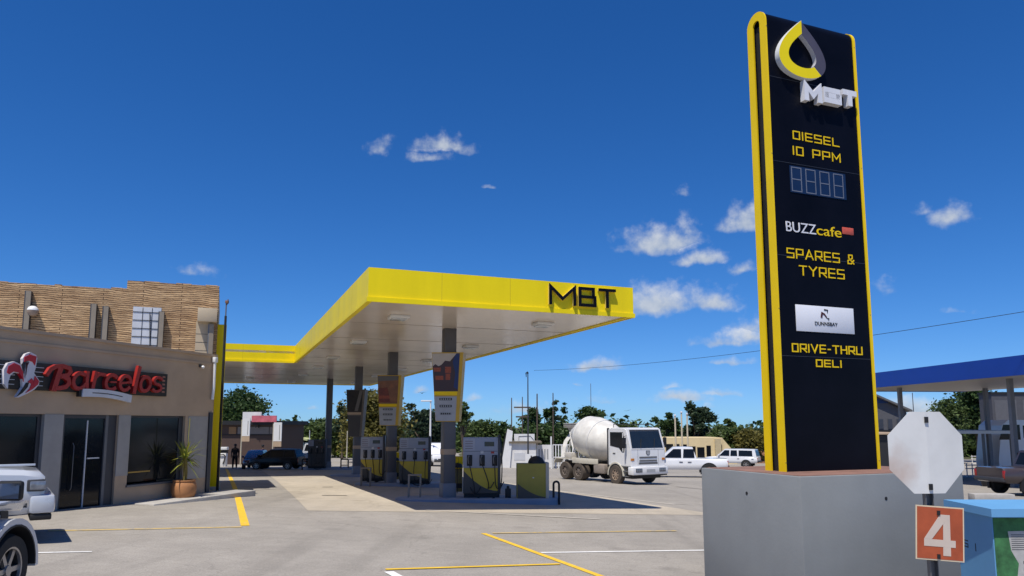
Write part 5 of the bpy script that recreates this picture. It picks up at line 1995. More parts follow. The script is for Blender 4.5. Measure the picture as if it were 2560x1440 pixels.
def build_mixer():
    p = og(1547, 1209)
    rz = R(-58)
    h = Vector((math.cos(rz), math.sin(rz), 0))
    rt = Vector((h.y, -h.x, 0))
    loc = Vector((p.x, p.y, 0)) - rt * 1.02
    g = gz(loc.x, loc.y)
    t = thing("concrete_mixer", "white concrete mixer truck with a big egg shaped drum parked facing the road", "mixer truck", (loc.x, loc.y, g), rz)
    W = mat("lorry_white", (.78, .78, .78), .35, 0, .06, 1.6, coat=.5)
    # chassis
    mb = MB()
    for s in (-1, 1):
        mb.box(-5.6, .9, s * .35, s * .47, .82, 1.06, BLKM)
    mb.box(-.4, .4, -.9, .9, .45, .6, BLKM)
    mb.box(.5, 1.1, -1.0, 1.0, .35, .62, BLKM, .03)
    mb.obj("chassis", None, t)
    # cab: lower box, raked windscreen
    hw = 1.22
    pr = [(-.62, .98), (-.62, 2.92), (-.3, 3.02), (.72, 3.02), (.92, 2.94), (1.20, 1.95), (1.22, 1.80), (1.22, .98)]
    mb = MB()
    lo = [Vector((x, -hw, z)) for x, z in pr]
    hi = [Vector((x, hw, z)) for x, z in pr]
    mb.hexa(lo, hi, W)
    es = [e for e in mb.bm.edges if abs(e.verts[0].co.y - e.verts[1].co.y) < .01]
    bmesh.ops.bevel(mb.bm, geom=es, offset=.05, segments=2, affect='EDGES')
    mb.obj("cab", None, t, 40)
    # glass
    def wsp(f, y, e):
        a, b = Vector((1.205, 0, 1.93)), Vector((.93, 0, 2.92))
        n = Vector((.99, 0, .275)).normalized()
        q = a.lerp(b, f) + n * e
        return Vector((q.x, y, q.z))
    q = [wsp(.02, -1.1, .004), wsp(.02, 1.1, .004), wsp(.90, 1.05, .004), wsp(.90, -1.05, .004)]
    MB().hexa(q, [v + Vector((.006, 0, .002)) for v in q], GLASSB).obj("windscreen", None, t, 0)
    q = [wsp(.91, -1.05, .004), wsp(.91, 1.05, .004), wsp(.99, 1.05, .004), wsp(.99, -1.05, .004)]
    MB().hexa(q, [v + Vector((.008, 0, .002)) for v in q], CHARC).obj("sun_visor", None, t, 0)
    for y in (-.5, .45):
        MB().tube([wsp(.02, y, .02), wsp(.5, y + .15, .03)], .012, 5, BLKM).obj("wiper", None, t)
    for s in (-1, 1):
        q = [(-.42, 2.05), (.30, 1.95), (.55, 1.72), (.72, 1.72), (.80, 2.1), (.66, 2.78), (-.42, 2.78)]
        y0, y1 = s * (hw + .002), s * (hw + .010)
        MB().prism(q, y0, y1, GLASS).obj("side_window", None, t, 0)
        MB().box(.60, .66, s * (hw + .011), s * (hw + .016), 1.75, 2.75, W).obj("window_post", None, t)
        mb = MB().box(.95, 1.02, s * (hw + .12), s * (hw + .34), 1.95, 2.5, BLKM, .02)
        mb.tube([(.9, s * hw, 2.6), (.98, s * (hw + .22), 2.56), (.98, s * (hw + .22), 2.45)], .015, 5, BLKM)
        mb.obj("mirror", None, t)
        MB().box(-.2, .0, s * (hw + .002), s * (hw + .02), 1.62, 1.67, BLKM, .006).obj("door_handle", None, t)
        # front mudguard and step
        pts = [(.62 * math.cos(math.pi * i / 12), .52 + .64 * math.sin(math.pi * i / 12)) for i in range(13)]
        MB().ribbon(pts, .07, s * .80, s * (hw + .025), mat("mudguard_cream", (.62, .58, .48), .5)).obj("mudguard", None, t, 40)
        pts = [(.58 * math.cos(math.pi * i / 14), .52 + .58 * math.sin(math.pi * i / 14)) for i in range(15)] + [(-.58, .4), (.58, .4)]
        MB().prism(pts, s * .7, s * (hw + .004), BLKM).obj("wheel_arch", None, t)
        MB().box(-.66, -.60, s * (hw - .1), s * (hw + .03), .9, 3.0, CHARC, .01).obj("exhaust_post", None, t)
    # front face
    MB().box(1.221, 1.235, -.62, .62, 1.42, 1.50, STEEL).obj("grille_bar", None, t)
    MB().box(1.221, 1.235, -.62, .62, 1.24, 1.33, STEEL).obj("grille_bar", None, t)
    MB().box(1.2215, 1.228, -.66, .66, 1.10, 1.20, mat("grille_grey", (.10, .10, .10), .5)).obj("grille_panel", None, t)
    mb = MB().prism([(-.14, .12), (.14, .12), (.15, -.02), (.07, -.13), (-.07, -.13), (-.15, -.02)], 0, .012, CHARC, M=Matrix.Translation((1.222, 0, 1.69)) @ Matrix.Rotation(R(90), 4, 'Z'))
    o = mb.obj("badge", None, t)
    MB().prism([(-.11, .09), (.11, .09), (.115, -.02), (.05, -.10), (-.05, -.10), (-.115, -.02)], -.012, -.0005, mat("badge_grey", (.5, .5, .52), .3, .5), M=Matrix.Translation((1.2225, 0, 1.69)) @ Matrix.Rotation(R(90), 4, 'Z')).obj("badge_face", None, o)
    for y in (-.72, .72):
        MB().box(1.2215, 1.2245, y - .006, y + .006, 1.02, 1.88, CHARC).obj("panel_seam", None, t)
    MB().box(1.2215, 1.2245, -1.15, 1.15, 1.865, 1.877, CHARC).obj("panel_seam", None, t)
    for s in (-1, 1):
        for xx in (-.47, .84):
            MB().box(xx, xx + .012, s * (hw + .0005), s * (hw + .0025), 1.15, 1.95, CHARC).obj("door_seam", None, t)
        MB().box(1.17, 1.235, s * .98, s * 1.18, 1.30, 1.42, mat("indicator_amber", (.55, .20, .02), .3)).obj("indicator", None, t)
        for zz in (.45, .72):
            MB().box(.60, .98, s * 1.02, s * 1.24, zz, zz + .05, STEEL).obj("step", None, t)
    # bumper
    MB().box(1.0, 1.42, -1.24, 1.24, .56, .98, W, .05).obj("bumper", None, t)
    MB().box(1.02, 1.36, -1.2, 1.2, .50, .559, BLKM).obj("bumper_lip", None, t)
    for s in (-1, 1):
        o = MB().box(1.40, 1.432, s * .60, s * 1.05, .70, .90, CHARC, .01).obj("headlight", None, t)
        for i in range(3):
            MB().box(1.4325, 1.44, s * (.63 + i * .135), s * (.74 + i * .135), .725, .875, DARKLAMP, .004).obj("lens", None, o)
    MB().box(1.42, 1.43, -.3, .3, .70, .85, mat("number_plate_grey", (.40, .41, .42), .5)).obj("number_plate", None, t)
    # roof rack
    mb = MB()
    for y in (-.9, .9):
        mb.tube([(-.5, y, 3.03), (-.5, y, 3.2), (.6, y, 3.2), (.6, y, 3.03)], .02, 5, BLKM)
    for x in (-.5, .05, .6):
        mb.tube([(x, -.9, 3.2), (x, .9, 3.2)], .02, 5, BLKM)
    mb.obj("roof_rack", None, t)
    # drum, lying along the chassis with its mouth raised behind
    ax = Vector((-1, 0, .20)).normalized()
    st = Vector((-.85, 0, 1.92))
    q = ax.to_track_quat('Z', 'Y').to_matrix().to_4x4()
    M_ = Matrix.Translation(st) @ q
    prof = [(.42, 0), (.72, .06), (.98, .75), (1.12, 1.35), (1.22, 1.95), (1.25, 2.4), (1.18, 2.95), (.98, 3.4), (.72, 3.8), (.62, 4.05)]
    MB().lathe(prof, 40, mat("drum_white", (.70, .68, .63), .5, 0, .22, 1.6), M_).obj("drum", None, t, 25)
    mb = MB()
    for k_, r_ in ((1.72, 1.185), (3.05, 1.145)):
        mb.lathe([(r_ - .02, k_ - .05), (r_ + .025, k_ - .04), (r_ + .025, k_ + .04), (r_ - .04, k_ + .05)], 40, mat("drum_band", (.70, .69, .66), .5), M_, cap=False)
    mb.obj("drum_band", None, t)
    mb = MB().box(-1.02, -.70, -.62, .62, 1.06, 1.55, STEEL, .02)
    mb.hexa([Vector((-.95, -.4, 1.55)), Vector((-.7, -.4, 1.55)), Vector((-.7, .4, 1.55)), Vector((-.95, .4, 1.55))], [Vector((-.9, -.25, 2.1)), Vector((-.75, -.25, 2.1)), Vector((-.75, .25, 2.1)), Vector((-.9, .25, 2.1))], STEEL)
    mb.obj("drum_mount", None, t)
    # rear frame, hopper and chute
    mb = MB()
    for s in (-1, 1):
        mb.tube([(-4.2, s * .5, 1.06), (-4.75, s * .55, 2.0), (-4.95, s * .55, 2.75)], .07, 6, WHITED)
        mb.tube([(-5.4, s * .5, 1.06), (-4.9, s * .55, 2.2)], .055, 6, WHITED)
    mb.obj("rear_frame", None, t)
    mb = MB()
    mb.hexa([Vector((-5.1, -.28, 2.55)), Vector((-4.55, -.28, 2.65)), Vector((-4.55, .28, 2.65)), Vector((-5.1, .28, 2.55))],
            [Vector((-5.45, -.62, 3.25)), Vector((-4.25, -.62, 3.28)), Vector((-4.25, .62, 3.28)), Vector((-5.45, .62, 3.25))], mat("hopper_grey", (.36, .35, .34), .7))
    for i in range(3):
        mb.box(-5.48, -4.22, -.66, -.6, 3.02 + i * .1, 3.06 + i * .1, mat("hopper_rail", (.48, .46, .44), .7))
    mb.obj("hopper", None, t)
    mb = MB()
    k = mb.mi(mat("chute_white", (.66, .64, .60), .55, 0, .2, 4))
    path = [(-5.05, -.30, 2.6), (-5.35, -.55, 2.1), (-5.3, -.75, 1.7), (-5.15, -.9, 1.3)]
    rs = []
    for i, pnt in enumerate(path):
        c = Vector(pnt)
        rs.append([c + Vector((x, y, z)) for x, y, z in ((-.2, -.02, .12), (-.14, -.08, -.03), (.14, -.08, -.03), (.2, -.02, .12), (.17, .0, .12), (.11, -.04, .0), (-.11, -.04, .0), (-.17, 0, .12))])
    mb.rings(rs, mat("chute_white", (.66, .64, .60), .55, 0, .2, 4))
    mb.obj("chute", None, t)
    # rear mudguard plates, fuel tank, water box
    cream = mat("mudguard_cream", (.62, .58, .48), .5)
    for s in (-1, 1):
        mb = MB()
        mb.ribbon([(-5.75, .95), (-5.55, 1.20), (-3.2, 1.20), (-2.95, 1.0)], .05, s * .62, s * 1.2, cream)
        mb.box(-3.9, -1.55, s * 1.16, s * 1.21, .98, 1.28, cream, .008)
        mb.obj("mudguard", None, t)
        MB().box(-4.7, -4.05, s * .62, s * 1.17, 1.232, 1.55, mat("toolbox_cream", (.55, .52, .47), .6), .02).obj("toolbox", None, t)
        MB().box(-1.95, -1.0, s * .62, s * 1.2, .50, 1.0, mat("tank_grey", (.33, .28, .24), .6, .2, .25, 5), .07).obj("fuel_tank", None, t)
        wheel(t, 0, s * 1.11, .52, .30, RUBD, RIMD, 8, .55)
        for x in (-3.35, -4.65):
            wheel(t, x, s * .95, .52, .52, RUBD, mat("rim_dark_dusty", (.16, .13, .11), .8), 8, .55)


build_mixer()


# ------------------------------------------------------------------ trees and woodland
def leaf_mesh(name, blobs, n, size, seed, m, clump=.32, per=26):
    """Leaf-sized faces gathered in clumps through the volume of the blobs."""
    rng = random.Random(seed)
    vs, fs = [], []
    tot = sum(b[3] * b[4] * b[5] for b in blobs)
    for b in blobs:
        k = max(3, int(n / per * (b[3] * b[4] * b[5]) / tot))
        for _ in range(k):
            d = Vector((rng.gauss(0, 1), rng.gauss(0, 1), rng.gauss(0, 1))).normalized() * rng.uniform(.35, 1.06) ** .6
            c = Vector((b[0] + d.x * b[3], b[1] + d.y * b[4], b[2] + d.z * b[5]))
            cs = clump * (b[3] + b[4] + b[5]) / 3 * rng.uniform(.6, 1.3)
            for _ in range(int(per * rng.uniform(.6, 1.4))):
                p = c + Vector((rng.gauss(0, cs), rng.gauss(0, cs), rng.gauss(0, cs * .62)))
                u = Vector((rng.gauss(0, 1), rng.gauss(0, 1), rng.gauss(0, .6))).normalized()
                w = u.cross(Vector((rng.gauss(0, 1), rng.gauss(0, 1), rng.gauss(0, 1)))).normalized()
                a = size * rng.uniform(.55, 1.3)
                u, w = u * a, w * a * .55
                i = len(vs)
                vs += [p - u, p + w, p + u, p - w]
                fs.append((i, i + 1, i + 2, i + 3))
    me = bpy.data.meshes.new(name)
    me.from_pydata(vs, [], fs)
    me.materials.append(m)
    o = bpy.data.objects.new(name, me)
    COL.objects.link(o)
    return o


L_DARK = leafmat("leaves_dark_green", (.020, .045, .014), (.085, .14, .042), .35)
L_MID = leafmat("leaves_mid_green", (.036, .066, .020), (.13, .18, .055), .35)
L_OLIVE = leafmat("leaves_olive", (.07, .07, .016), (.23, .20, .05), .35)
L_BLUE = leafmat("leaves_blue_green", (.020, .042, .026), (.075, .115, .06), .35)
L_DRY = leafmat("leaves_dry_green", (.05, .05, .02), (.13, .12, .05))


def tree(name, label, px, ytop, wpx, Y, m, seed, shape='round', n=2200, low=.22, group=None):
    u, _ = ray(px, 1000)
    # keep the foot under the crown: use the direction near the horizon
    u = ray(px, 1060)[0]
    x = u * Y
    g = gz(x, Y)
    H = at(px, ytop, Y).z - g
    r = wpx / 2 * Y / FPX
    t = thing(name, label, "tree", (x, Y, g), 0, group)
    rng = random.Random(seed)
    bl = []
    if shape == 'round':
        for i in range(9):
            a, q = rng.uniform(0, 6.28), rng.uniform(.1, .62)
            z = rng.uniform(low + .12, .86)
            bl.append((r * q * math.cos(a), r * q * math.sin(a), H * z, r * rng.uniform(.32, .55), r * rng.uniform(.32, .55), H * rng.uniform(.09, .16)))
        bl.append((0, 0, H * .62, r * .62, r * .62, H * .30))
        bl.append((r * rng.uniform(-.2, .2), 0, H * .86, r * .34, r * .34, H * .13))
    elif shape == 'cone':
        for i in range(9):
            z = low + (1 - low) * (i + .4) / 9
            k = (1 - (i / 9) ** 1.3) * .85 + .10
            bl.append((r * rng.uniform(-.12, .12), r * rng.uniform(-.12, .12), H * z, r * k, r * k, H * .075))
    elif shape == 'flat':
        for i in range(7):
            a, q = rng.uniform(0, 6.28), rng.uniform(.2, .75)
            bl.append((r * q * math.cos(a), r * q * math.sin(a), H * rng.uniform(.82, .94), r * .4, r * .4, H * .06))
        bl.append((0, 0, H * .7, r * .3, r * .3, H * .12))
    elif shape == 'loose':
        for i in range(13):
            a, q = rng.uniform(0, 6.28), rng.uniform(.15, .8)
            z = rng.uniform(low + .1, .95)
            bl.append((r * q * math.cos(a), r * q * math.sin(a), H * z, r * rng.uniform(.18, .32), r * rng.uniform(.18, .32), H * rng.uniform(.05, .10)))
    c = leaf_mesh("crown", bl, int(n * 3), max(.15, .0024 * Y), seed, m)
    c.parent = t
    mb = MB()
    tr = max(.12, H * .025)
    mb.tube([(0, 0, -.3), (tr * .4, 0, H * .25), (-tr * .3, tr * .3, H * .55), (0, 0, H * .8)], tr, 7, BARK, taper=tr * .25)
    for i, b in enumerate(bl[:7]):
        z0 = H * (.22 + .05 * i)
        c_ = Vector(b[:3])
        mb.tube([(0, 0, z0), (c_.x * .5, c_.y * .5, (z0 + c_.z) / 2 + .1), tuple(c_)], tr * .45, 5, BARK, taper=tr * .12)
    mb.obj("trunk", None, t)
    return t


def build_trees():
    T = tree
    T("dense_tree", "big dark round tree rising behind the brown shop under the canopy", 600, 966, 150, 84, L_DARK, 1, n=4200, low=.15)
    T("dense_tree", "dark tree crown beside the yellow pier behind the brown shop", 545, 985, 90, 88, L_DARK, 2, n=2000, low=.15)
    T("slim_tree", "small pointed tree on the ridge beyond the green roofed house", 738, 1040, 34, 104, L_MID, 3, 'cone', 700)
    T("leafy_tree", "mid green tree beyond the silver pickup", 790, 1050, 90, 96, L_MID, 4)
    T("leafy_tree", "mid green tree behind the dark pump", 838, 1045, 80, 92, L_MID, 5)
    T("slim_tree", "narrow tree showing just beside the dark tapered board", 857, 1006, 42, 84, L_BLUE, 6, 'loose', 900)
    T("olive_tree", "broad golden olive tree behind the second column board", 938, 980, 200, 74, L_OLIVE, 7, n=7500, low=.08)
    T("pine_tree", "tall loose dark pine between the second and front boards", 1046, 998, 70, 86, L_BLUE, 8, 'loose', 1500, low=.2)
    T("pine_tree", "dark full pine behind the front column board", 1080, 1022, 110, 90, L_BLUE, 9, n=2600, low=.1)
    T("palm_tree", "feathery tree with drooping fronds beside the front board", 1158, 1000, 60, 72, L_MID, 10, 'loose', 700, low=.5)
    T("leafy_tree", "green tree behind the grey head of the nearest pump", 1200, 1050, 110, 92, L_MID, 11)
    T("leafy_tree", "dark green tree with a low crown behind the white kiosk roof", 1262, 1052, 60, 90, L_DARK, 12, n=1400)
    T("dark_tree", "dark tree behind the tall street lamp pole", 1322, 1024, 74, 86, L_DARK, 13, 'loose', 2200, low=.1)
    T("dark_tree", "dark bushy tree with a crooked top beyond the kiosk fence", 1362, 1018, 60, 88, L_DARK, 14, 'loose', 1800, low=.1)
    T("cypress_tree", "twin topped dark cypress behind the white rail fence", 1386, 1000, 44, 88, L_BLUE, 15, 'cone', 1500, low=.05)
    T("cypress_tree", "shorter dark cypress beside the mixer hopper", 1410, 1010, 36, 90, L_DARK, 16, 'cone', 1200, low=.05)
    T("dark_tree", "dark low tree between the cypresses and the mixer", 1372, 1060, 120, 84, L_DARK, 17, n=2600, low=.08)
    T("flat_topped_tree", "flat topped dark tree above the mixer drum", 1482, 1018, 92, 92, L_DARK, 18, 'flat', 1500)
    T("leafy_tree", "small green tree showing over the mixer cab", 1560, 1046, 46, 96, L_MID, 19, n=900)
    T("leafy_tree", "dark green tree behind the cream flagpoles", 1666, 1030, 70, 96, L_DARK, 20, 'loose', 1800, low=.08)
    T("loose_tree", "tall ragged tree with sky showing through beside the flagpoles", 1738, 1008, 92, 94, L_BLUE, 21, 'loose', 2600, low=.10)
    T("bushy_tree", "grey green bushy tree above the cream building end", 1806, 1066, 84, 92, L_MID, 22, n=2000, low=.05)
    T("bushy_tree", "olive bush tree above the earth bank beside the pylon", 1872, 1072, 110, 90, L_OLIVE, 23, n=2400, low=.05)
    T("bushy_tree", "tall thin bush sprouting over the hedge by the earth bank", 1836, 1050, 40, 94, L_MID, 24, 'loose', 700, low=.1)
    T("bushy_tree", "dark bush tree partly behind the pylon edge", 1945, 1068, 110, 96, L_DARK, 25, n=1800, low=.05)
    T("round_tree", "rounded bright green tree seen under the blue canopy", 2366, 992, 92, 88, L_MID, 26, n=3200, low=.08)
    T("tall_tree", "taller dark tree beneath the blue canopy beside the dark block", 2440, 950, 110, 92, L_DARK, 27, n=3400, low=.08)
    T("leafy_tree", "low tree between the eight sided sign and the carport roof", 2330, 1040, 80, 84, L_MID, 28, n=1400, low=.05)
    # far wood that reads as one mass
    rng = random.Random(5)
    bl = []
    px = 420
    while px < 2900:
        if not 1905 < px < 1935:
            Y = rng.uniform(108, 128)
            top = rng.uniform(1052, 1084) if px > 800 else rng.uniform(1052, 1078)
            u = ray(px, 1060)[0]
            g = gz(u * Y, Y)
            zt = at(px, top, Y).z
            h = (zt - g) / 2
            bl.append((u * Y, Y, g + h, 3.4, 3.0, h))
        px += rng.uniform(10, 22)
    o = leaf_mesh("woodland", bl, 60000, .46, 9, L_MID, clump=.32, per=40)
    o['kind'] = 'stuff'
    o['label'] = 'belt of mixed green woodland on the far side of the yard'
    o['category'] = 'woodland'
    bl = []
    for i in range(24):
        px = 690 + i * 7
        Y = 118 + (i % 3) * 4
        u = ray(px, 1060)[0]
        zt = at(px, 1058 + (i % 4) * 5, Y).z
        g = gz(u * Y, Y)
        bl.append((u * Y, Y, (g + zt) / 2, 3, 3, (zt - g) / 2))
    o = leaf_mesh("dry_scrub", bl, 4200, .45, 19, L_DRY, clump=.3, per=40)
    o['kind'] = 'stuff'
    o['label'] = 'dry brownish scrub on the rise beyond the silver pickup'
    o['category'] = 'scrub'
    # hedge and brick wall by the dark pump
    a, b = og(836, 1146), og(866, 1146)
    o = leaf_mesh("low_hedge", [((a.x + (b.x - a.x) * i / 5), a.y + 2, a.z + .6, .8, .7, .7) for i in range(6)], 1000, .16, 33, leafmat("hedge_leaves", (.05, .09, .01), (.20, .24, .03)), .4)
    tag(o, "low bright hedge at the yard edge behind the black hoop rail", "hedge")
    p = og(866, 1143)
    t = thing("low_brick_wall", "short low red brick wall with a pillar behind the third column", "wall", (p.x, p.y, p.z), R(5))
    bm_ = mat("red_brick_far", (.26, .11, .07), .9, 0, .3, 9)
    MB().box(-.8, 1.1, 0, .25, -.3, .55, bm_).obj("wall", None, t)
    MB().box(-.05, .35, -.05, .30, .5505, 1.35, mat("pink_pillar", (.36, .17, .15), .9)).obj("pillar", None, t)
    # earth bank
    mb = MB()
    g_ = []
    rng = random.Random(8)
    for j in range(9):
        row = []
        for i in range(31):
            px = 1780 + i * 8
            u = ray(px, 1060)[0]
            Y = 88 + j * 1.6
            h = math.sin(math.pi * min(1, j / 5) / 2) * 2.4 * (.75 + .25 * math.sin(i * .7) + rng.uniform(-.08, .08)) * min(1, max(0, (i - 5) / 7))
            row.append(mb.bm.verts.new((u * Y, Y, gz(u * Y, Y) - .05 + h)))
        g_.append(row)
    for a, b in zip(g_, g_[1:]):
        for i in range(30):
            mb._f([a[i], a[i + 1], b[i + 1], b[i]], 0)
    struct(mb.obj("earth_bank", EARTH, smooth=60))


build_trees()


# ------------------------------------------------------------------ buildings beyond the forecourt
def bbox_px(px0, px1, Y):
    u0, u1 = ray(px0, 1090)[0], ray(px1, 1090)[0]
    return u0 * Y, u1 * Y


def zat(py, Y):
    return at(1280, py, Y).z


def build_far():
    # brown shop block under the canopy
    Y = 66
    x0, x1 = bbox_px(470, 688, Y)
    g = gz(x1, Y)
    t = thing("brown_shop", "low brown clad shop block with pale window band seen under the canopy", "building", (x0, Y, g))
    W, D = x1 - x0, 9
    z = lambda py: zat(py, Y) - g
    MB().box(0, W, 0, D, -.6, z(1062), BROWNB).obj("wall", None, t)
    MB().box(-.3, W + .35, -.5, D + .3, z(1062), z(1052), BLKM).obj("roof_edge", None, t)
    xx = lambda px: bbox_px(px, px, Y)[0] - x0
    wm = mat("shop_window_band", (.20, .17, .15), .4)
    for a, b in ((572, 590), (594, 606), (625, 672), (674, 685)):
        o = MB().box(xx(a), xx(b), -.04, -.001, z(1085), z(1067), wm if a != 572 else mat("amber_window", (.30, .16, .06), .5)).obj("window", None, t)
    MB().box(0, W - .02, -.06, -.0415, z(1088), z(1086), BLKM).obj("band", None, t)
    # its signs
    for nm, lab, a, b, y0, y1, m in (("white_roof_board", "plain white board standing on the brown shop roof", 605, 652, 1056, 1030, WHITED),
                                     ("red_roof_board", "pinkish red board on the roof edge of the brown shop", 628, 690, 1055, 1039, mat("faded_red_board", (.55, .13, .17), .6, 0, .35, 1.6))):
        Yb = Y - .3 if a == 605 else Y - .6
        xa, xb = bbox_px(a, b, Yb)
        o = thing(nm, lab, "sign board", (xa, Yb, zat(y0, Yb)))
        h = zat(y1, Yb) - zat(y0, Yb)
        MB().box(0, xb - xa, -.06, .06, 0, h, m).obj("panel", None, o)
        mb = MB()
        for q in (.15, .85):
            mb.box((xb - xa) * q - .04, (xb - xa) * q + .04, .061, .14, -.5, h * .9, BLKM)
        mb.obj("bracket", None, o)
    for lab, a, b, y0, y1, yb in (("white vertical panel on a thin post before the brown shop", 605, 624, 1090, 1046, 1142), ("white vertical panel at the end corner of the brown shop", 684, 704, 1103, 1056, 1142)):
        Yb = 61
        xa, xb = bbox_px(a, b, Yb)
        gg = gz(xa, Yb)
        o = thing("post_panel_sign", lab, "sign", (xa, Yb, gg), 0, "white panels on posts at the brown shop")
        h0, h1 = zat(y0, Yb) - gg, zat(y1, Yb) - gg
        MB().box(0, xb - xa, -.05, .05, h0, h1, WHITE).obj("panel", None, o)
        MB().box((xb - xa) * .72, (xb - xa) * .78, -.06, -.0505, h0 + .1, h1 - .2, STEEL).obj("panel_line", None, o)
        MB().box(-.07, -.001, -.05, .05, -.1, h1 - .1, mat("post_cream", (.52, .47, .36), .6)).obj("post", None, o)
        MB().box(.001, xb - xa, -.04, .04, h0 - .45, h0 - .001, TAN).obj("lower_board", None, o)
    # green roofed house
    Y = 92
    x0, x1 = bbox_px(731, 766, Y)
    g = gz(x0, Y)
    t = thing("small_house", "small pale house with a light green gable roof beyond the silver pickup", "house", (x0, Y, g))
    W = x1 - x0
    z = lambda py: zat(py, Y) - g
    MB().box(.1, W - .1, .3, 5, -.5, z(1108), mat("house_wall", (.42, .46, .45), .8)).obj("wall", None, t)
    mb = MB()
    mb.prism([(-.2, z(1110)), (W * .62, z(1094)), (W + .15, z(1098)), (W + .1, z(1102)), (W * .62, z(1099)), (-.1, z(1114))], .0, 5.4, mat("pale_green_roof", (.48, .52, .26), .7))
    mb.obj("roof", None, t)
    for a in (.60, .80):
        MB().box(W * a, W * a + .45, .27, .299, z(1117), z(1106), mat("house_pane", (.30, .42, .44), .3)).obj("window", None, t)
    x0, x1 = bbox_px(690, 728, 84)
    g = gz(x0, 84)
    t = thing("garden_shed", "low dark shed with a yellowish lean-to roof behind the white post panel", "shed", (x0, 84, g))
    z2 = lambda py: zat(py, 84) - g
    MB().box(0, x1 - x0, 0, 3, -.5, z2(1110), mat("shed_wall", (.09, .09, .06), .8)).obj("wall", None, t)
    MB().prism([(-.2, z2(1110)), (x1 - x0 + .2, z2(1107)), (x1 - x0 + .2, z2(1104)), (-.2, z2(1106))], -.3, 3.2, mat("shed_roof", (.34, .32, .14), .8)).obj("roof", None, t)
    # white kiosk with a slanting side wall
    Y = 66
    x0, x1 = bbox_px(1268, 1340, Y)
    g = gz(x0, Y)
    t = thing("white_kiosk", "white kiosk with a slanting side wall and framed board on its roof", "kiosk", (x0, Y, g))
    W = x1 - x0
    z = lambda py: zat(py, Y) - g
    MB().box(.2, W, 0, 3.2, -.3, z(1108), WHITED).obj("wall", None, t)
    MB().box(.15, W + .5, -.25, 3.4, z(1108), z(1103.5), mat("kiosk_roof", (.16, .13, .09), .8)).obj("roof", None, t)
    MB().prism([(-.62, -.3), (.22, -.3), (.50, z(1078)), (.02, z(1072))], -.16, .6, WHITE).obj("slanting_wall", None, t)
    MB().prism([(-.85, -.2), (-.63, -.2), (.015, z(1073)), (-.12, z(1080))], -.1, .6, BLKM).obj("dark_edge", None, t)
    o = MB().box(.62, W - .12, .4, .5, z(1103), z(1085), WHITE).obj("roof_board", None, t)
    mb = MB().ribbon([(1.05, z(1101)), (1.05, z(1091)), (W - .5, z(1090)), (W - .2, z(1100))], .04, .37, .3995, STEEL)
    mb.obj("board_line", None, o)
    for a, b in ((.62, 1.6), (1.75, 2.0)):
        MB().box(a, b, -.02, -.001, z(1150), z(1132), ALU).obj("hatch", None, t)
    MB().box(1.9, 1.94, -.015, -.001, .2, z(1110), STEEL).obj("panel_joint", None, t)
    # notice board, and fence panels beside it
    Y = 60
    x0, x1 = bbox_px(1313, 1338, Y)
    g = gz(x0, Y)
    t = thing("white_notice_board", "small white board with a dark mark before the kiosk", "notice board", (x0, Y, g))
    h0, h1 = zat(1161, Y) - g, zat(1135, Y) - g
    MB().box(0, x1 - x0, 0, .05, h0, h1, WHITE).obj("panel", None, t)
    MB().prism([(.42, h0 + .35), (.5, h0 + .2), (.56, h0 + .4), (.54, h0 + .7), (.44, h0 + .7)], -.012, -.001, CHARC).obj("mark", None, t)
    MB().box(.36, .42, .051, .1, -.2, h0 + .3, STEEL).obj("post", None, t)
    Y = 67
    x0, x1 = bbox_px(1341, 1376, Y)
    g = gz(x0, Y)
    t = thing("white_gate_panel", "white panelled gate with narrow slots beside the kiosk", "gate", (x0, Y, g))
    h = zat(1112, Y) - g
    W = x1 - x0
    mb = MB().box(0, W, 0, .06, .1, h, WHITED)
    mb.obj("panel", None, t)
    for i in range(4):
        MB().box(W * (.14 + .2 * i), W * (.14 + .2 * i) + .14, -.01, -.001, h * .38, h * .82, mat("slot_grey", (.34, .34, .34), .7)).obj("slot", None, t)
    MB().box(W, W + .12, -.05, .1, -.3, h + .75, WHITE).obj("post", None, t)
    Y = 68
    x0, x1 = bbox_px(1382, 1470, Y)
    g = gz(x0, Y)
    t = thing("white_rail_fence", "white upright rail fence running behind the mixer truck", "fence", (x0, Y, g))
    h = zat(1111, Y) - g
    mb = MB()
    for z_ in (h - .08, h * .45, .2):
        mb.box(0, x1 - x0, .0, .05, z_, z_ + .08, WHITE)
    mb.obj("rail", None, t)
    mb = MB()
    n = int((x1 - x0) / .26)
    for i in range(n + 1):
        mb.box(i * .26 - .045, i * .26 + .045, -.03, -.0005, .0, h - .02, WHITE)
    mb.obj("picket", None, t)
    MB().box(-.1, x1 - x0, .06, .2, -.3, h * .42, mat("fence_foot", (.52, .50, .46), .8)).obj("foot_wall", None, t)
    # cream building with flagpoles
    Y = 86
    x0, x1 = bbox_px(1640, 1806, Y)
    g = gz(x0, Y)
    t = thing("cream_building", "low cream building with a sloping end and dark openings behind the white pickups", "building", (x0, Y, g))
    W = x1 - x0
    z = lambda py: zat(py, Y) - g
    MB().box(0, W, 0, 6, -.5, z(1094), CREAMW).obj("wall", None, t)
    xs_ = bbox_px(1842, 1842, Y)[0] - x0
    MB().prism([(W + .001, -.5), (xs_, -.5), (xs_, z(1140)), (xs_ - .8, z(1118)), (W + .001, z(1095))], .1, 5.6, CREAMW).obj("sloping_end", None, t)
    MB().box(W - .95, W - .25, -.3, -.001, -.5, z(1097), mat("cream_shade_fin", (.52, .43, .26), .8)).obj("buttress", None, t)
